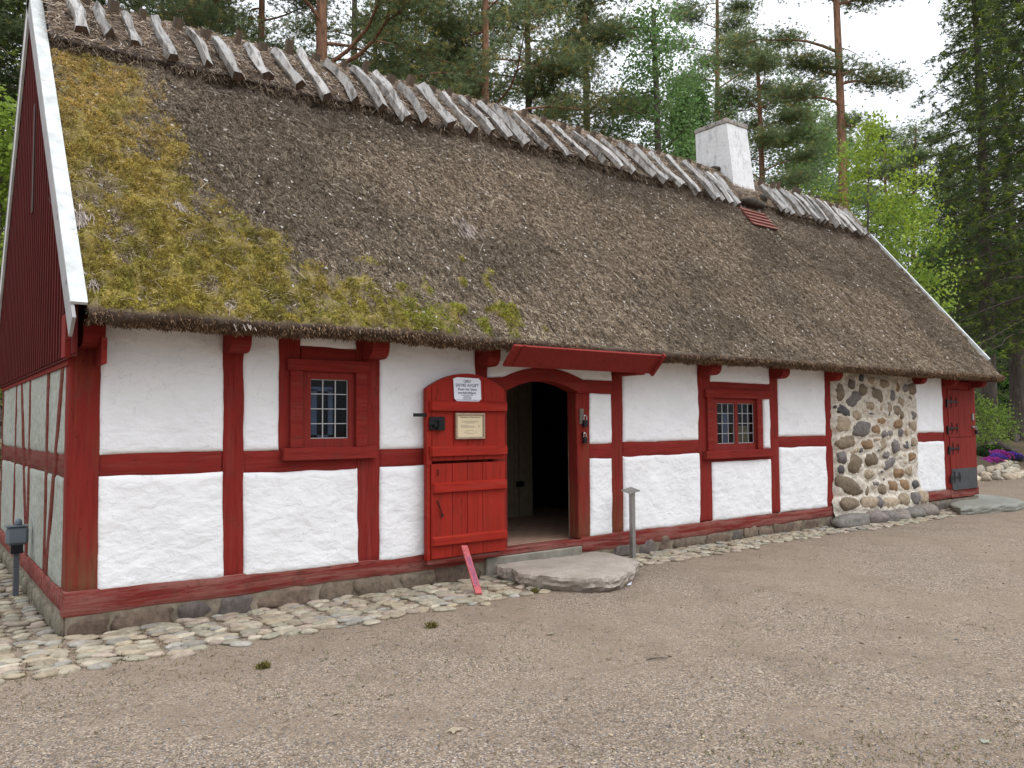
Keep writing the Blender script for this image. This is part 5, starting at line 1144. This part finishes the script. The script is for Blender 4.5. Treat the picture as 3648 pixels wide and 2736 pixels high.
# ivy-clad broadleaf tree
def ivy(vx, d, h, r0, seed, label, wide, lean=0.0):
    e = tree_empty('ivy_clad_tree', vx, d, label, 'trees round the house'); random.seed(seed); pts = trunk_pts(h, lean, .08, seed); b = MB(); b.sm = True; n = len(pts); b.tube(pts, [r0*(1-.6*i/(n-1)) for i in range(n)], 9, cap=False); cent = []
    for i in range(70):
        z = 1+(h-1)*i/70; p = np.array(tp(pts, z)); prof_ = wide*(.36+.64*math.exp(-((z-h*.78)/(h*.16))**2))
        for k in range(7): cent.append(p+np.array([random.gauss(0, .42), random.gauss(0, .5), random.gauss(0, .3)])*prof_)
        if i % 5 == 2: limb(b, tp(pts, z), random.uniform(0, 6.28), prof_*1.2, .3, 0, .03, 4)
    b.build('trunk', M_GREYBARK, e); cent = np.array(cent); V, F, c = leaves(cent, 44, .19, .10, np.array([.16, .27, .085])*RNG.uniform(.7, 1.3, (len(cent), 1)), .7); npmesh('ivy', V, F, M_LEAF, e, c)
ivy(1428, 22, hz(5, 22), .16, 31, 'ivy-clad tree with bright green leafy column left of the chimney', 1.6)
ivy(1478, 24, hz(190, 24), .12, 32, 'slimmer ivy-clad stem between the leafy column and the chimney', .5, .012)
ivy(1500, 26, hz(200, 26), .11, 33, 'leaning ivy-clad stem closest to the chimney', .4, .035)
# young broadleaf trees to the right
broad(1885, 22, hz(285, 22), .075, 4.0, 2.2, 22, 41, 'lime green young maple in front of the bare orange trunk', LIME, .11, 24, .20, name='maple_tree', col2=(.30, .39, .04), flat=1.3, rise=.3, sub=2)
broad(1968, 23, hz(440, 23), .06, 2.6, 1.8, 15, 42, 'lime green maple sapling with low boughs beside the far roof edge', LIME, .11, 24, .19, name='maple_tree', col2=(.18, .31, .04), flat=1.3, rise=.2, sub=2)
broad(1735, 33, hz(235, 33), .10, 6.5, 2.6, 26, 43, 'pale green birch behind the right end of the ridge', (.22, .32, .11), .12, 24, .30, bark=M_BIRCHB, name='birch_tree')
broad(1790, 36, hz(330, 36), .10, 5.5, 2.8, 24, 44, 'mid green birch low behind the last ridge logs', (.17, .29, .09), .13, 26, .32, bark=M_BIRCHB, name='birch_tree')
broad(1950, 36, hz(480, 36), .10, 3.5, 3.0, 28, 45, 'mid green broadleaf tree filling the gap under the distant pine', (.14, .26, .06), .13, 28, .32)
# spruces on the right
spruce(2140, 27, 19, .27, 4.2, 4.1, 51, 'big dark spruce right of the house end with drooping boughs', 1.0, 32)
spruce(2196, 29, 20, .30, 5.2, 3.2, 52, 'spruce with thick grey trunk near the right picture edge', .9, 28)
spruce(2262, 24, 20, .22, 4.2, 3.2, 53, 'spruce mostly cut off by the right picture edge', .9, 28)
spruce(2075, 37, 14, .2, 2.6, 3.6, 54, 'smaller spruce deeper in the wood behind the far roof corner', .8, 28)
# left of the gable
spruce(-60, 17, 17, .22, 1.5, 3.2, 55, 'dark spruce beyond the gable at the left picture edge', .75, 34)
spruce(45, 20, 18, .2, 3, 3.0, 56, 'dark spruce behind the near end of the ridge', .75, 34)
pine(150, 19, 16, .2, 7.2, 3.6, 22, 57, 'dark pine directly behind the first ridge logs', 0, .1, tone=.75, warm=.1)
pine(285, 23, 17, .2, 8.2, 3.6, 22, 58, 'pine between the first and third ridge logs in the background', 0, .1, tone=.8, warm=.2)
broad(-12, 14, hz(240, 14), .07, 2.0, 1.5, 24, 46, 'lime green maple peeping past the gable at the left edge', LIME, .12, 24, .2, name='maple_tree')
# understorey on the right
def shrub(vx, d, h, r, seed, label, col, z0=.3): return broad(vx, d, h, .025, z0, r, 13, seed, label, col, .085, 10, .13, name='shrub', rise=.35, group='shrubs at the wood edge', cat='shrub', sub=2)
shrub(2126, 25.5, 1.8, .5, 61, 'lime green shrub behind the flower bed by the house corner', (.28, .40, .08))
shrub(2152, 27, 1.25, .6, 62, 'spreading lime green shrub between the flower bed and the grey trunk', (.26, .38, .08))
shrub(2210, 36, 2.6, 1.3, 63, 'mid green shrub behind the grey trunk at the right edge', (.10, .20, .03))
shrub(2110, 40, 3.6, 1.7, 64, 'tall dark green shrub in the wood behind the house end', (.06, .15, .025))
shrub(2150, 44, 4.2, 2.0, 65, 'bright green undergrowth bush in the wood under the spruces', (.08, .20, .025))
# wood further off: one mass
n = 46000; vxs = np.where(RNG.random(n) < .82, RNG.uniform(2010, 3150, n), RNG.uniform(-420, 60, n)); dd = RNG.uniform(44, 62, n); top = np.where(vxs > 1000, 9.5+3*fbm(vxs*.02, vxs*0, 3, 3), 13.)
zz = RNG.random(n)**.8*top; fx = (vxs-PC[0]/1.6492)/1727.7; P = np.c_[CAM[0]+dd*(.605+fx*.796), CAM[1]+dd*(.795-fx*.605), zz+1.0]; dens = fbm(P[:, 0]*.35, P[:, 2]*.45, 7, 3); P = P[dens > .42]
col = np.where(RNG.random((len(P), 1)) < .5, np.array([[.05, .12, .02]]), np.array([[.03, .055, .018]])); V, F, c = leaves(P, 7, .35, .34, col, .6)
tag(npmesh('distant_wood', V, F, M_LEAF, None, c), kind='stuff')
b = MB(); b.sm = True; random.seed(77)
for i in range(84):
    v = random.uniform(2060, 3000) if i < 58 else random.uniform(-400, 40); x, y = at_depth(v, random.uniform(40, 60)); z = float(gh(x, y)); b.tube([(x, y, z-.2), (x+random.uniform(-.3, .3), y, z+6), (x+random.uniform(-.6, .6), y, z+14)], [.2, .15, .07], 7, cap=False)
tag(b.build('distant_trunks', M_GREYBARK), kind='stuff')

# ================================================================= LIGHT, SKY, CAMERA
EL, AZ = math.radians(58), math.radians(0)
sun_to = Vector((.50, -.72, 0)).normalized()*math.cos(EL)+Vector((0, 0, math.sin(EL)))
sl = bpy.data.lights.new('sun', 'SUN'); sl.energy = .7; sl.angle = math.radians(24); sl.color = (1.0, .985, .96)
so = bpy.data.objects.new('sun', sl); COL.objects.link(so); so.rotation_euler = sun_to.to_track_quat('Z', 'Y').to_euler()
wd_ = bpy.data.worlds.new('World'); S.world = wd_; wd_.use_nodes = True; nt = wd_.node_tree; bg = nt.nodes['Background']
sk = nt.nodes.new('ShaderNodeTexSky'); sk.sky_type = 'NISHITA'; sk.sun_disc = False; sk.sun_elevation = EL; sk.sun_rotation = math.atan2(sun_to.x, sun_to.y); sk.dust_density = 3.0; sk.air_density = 1.0
hs = nt.nodes.new('ShaderNodeHueSaturation'); hs.inputs['Saturation'].default_value = .25; nt.links.new(sk.outputs[0], hs.inputs['Color'])
tc = nt.nodes.new('ShaderNodeTexCoord'); nz = nt.nodes.new('ShaderNodeTexNoise'); nz.inputs['Scale'].default_value = 3; nz.inputs['Detail'].default_value = 5; nt.links.new(tc.outputs['Generated'], nz.inputs['Vector'])
cr = nt.nodes.new('ShaderNodeValToRGB'); cr.color_ramp.elements[0].color = (8.2, 8.7, 9.6, 1); cr.color_ramp.elements[1].color = (10.3, 10.6, 11.2, 1); nt.links.new(nz.outputs[0], cr.inputs[0])
ad = nt.nodes.new('ShaderNodeMix'); ad.data_type = 'RGBA'; ad.inputs[0].default_value = .8; nt.links.new(hs.outputs[0], ad.inputs[6]); nt.links.new(cr.outputs[0], ad.inputs[7])
sx = nt.nodes.new('ShaderNodeSeparateXYZ'); nt.links.new(tc.outputs['Generated'], sx.inputs[0])
mr = nt.nodes.new('ShaderNodeMapRange'); mr.inputs[1].default_value = .0; mr.inputs[2].default_value = 1.0; mr.inputs[3].default_value = .50; mr.inputs[4].default_value = 2.45; nt.links.new(sx.outputs[2], mr.inputs[0])
ml = nt.nodes.new('ShaderNodeMix'); ml.data_type = 'RGBA'; ml.blend_type = 'MULTIPLY'; ml.inputs[0].default_value = 1.0; nt.links.new(ad.outputs[2], ml.inputs[6]); nt.links.new(mr.outputs[0], ml.inputs[7])
nt.links.new(ml.outputs[2], bg.inputs['Color']); bg.inputs['Strength'].default_value = .127
cam = bpy.data.cameras.new('camera'); co = bpy.data.objects.new('camera', cam); COL.objects.link(co)
cam.sensor_width = 36; cam.lens = FPX/3648*36; cam.clip_start = .05; cam.clip_end = 1500
r_, dn_, fw = RW[:, 0], RW[:, 1], RW[:, 2]
co.matrix_world = Matrix(((r_[0], -dn_[0], -fw[0], CAM[0]), (r_[1], -dn_[1], -fw[1], CAM[1]), (r_[2], -dn_[2], -fw[2], CAM[2]), (0, 0, 0, 1)))
S.camera = co; S.view_settings.view_transform = 'Standard'; S.view_settings.look = 'None'; S.view_settings.exposure = 0.0; S.view_settings.gamma = 1.0
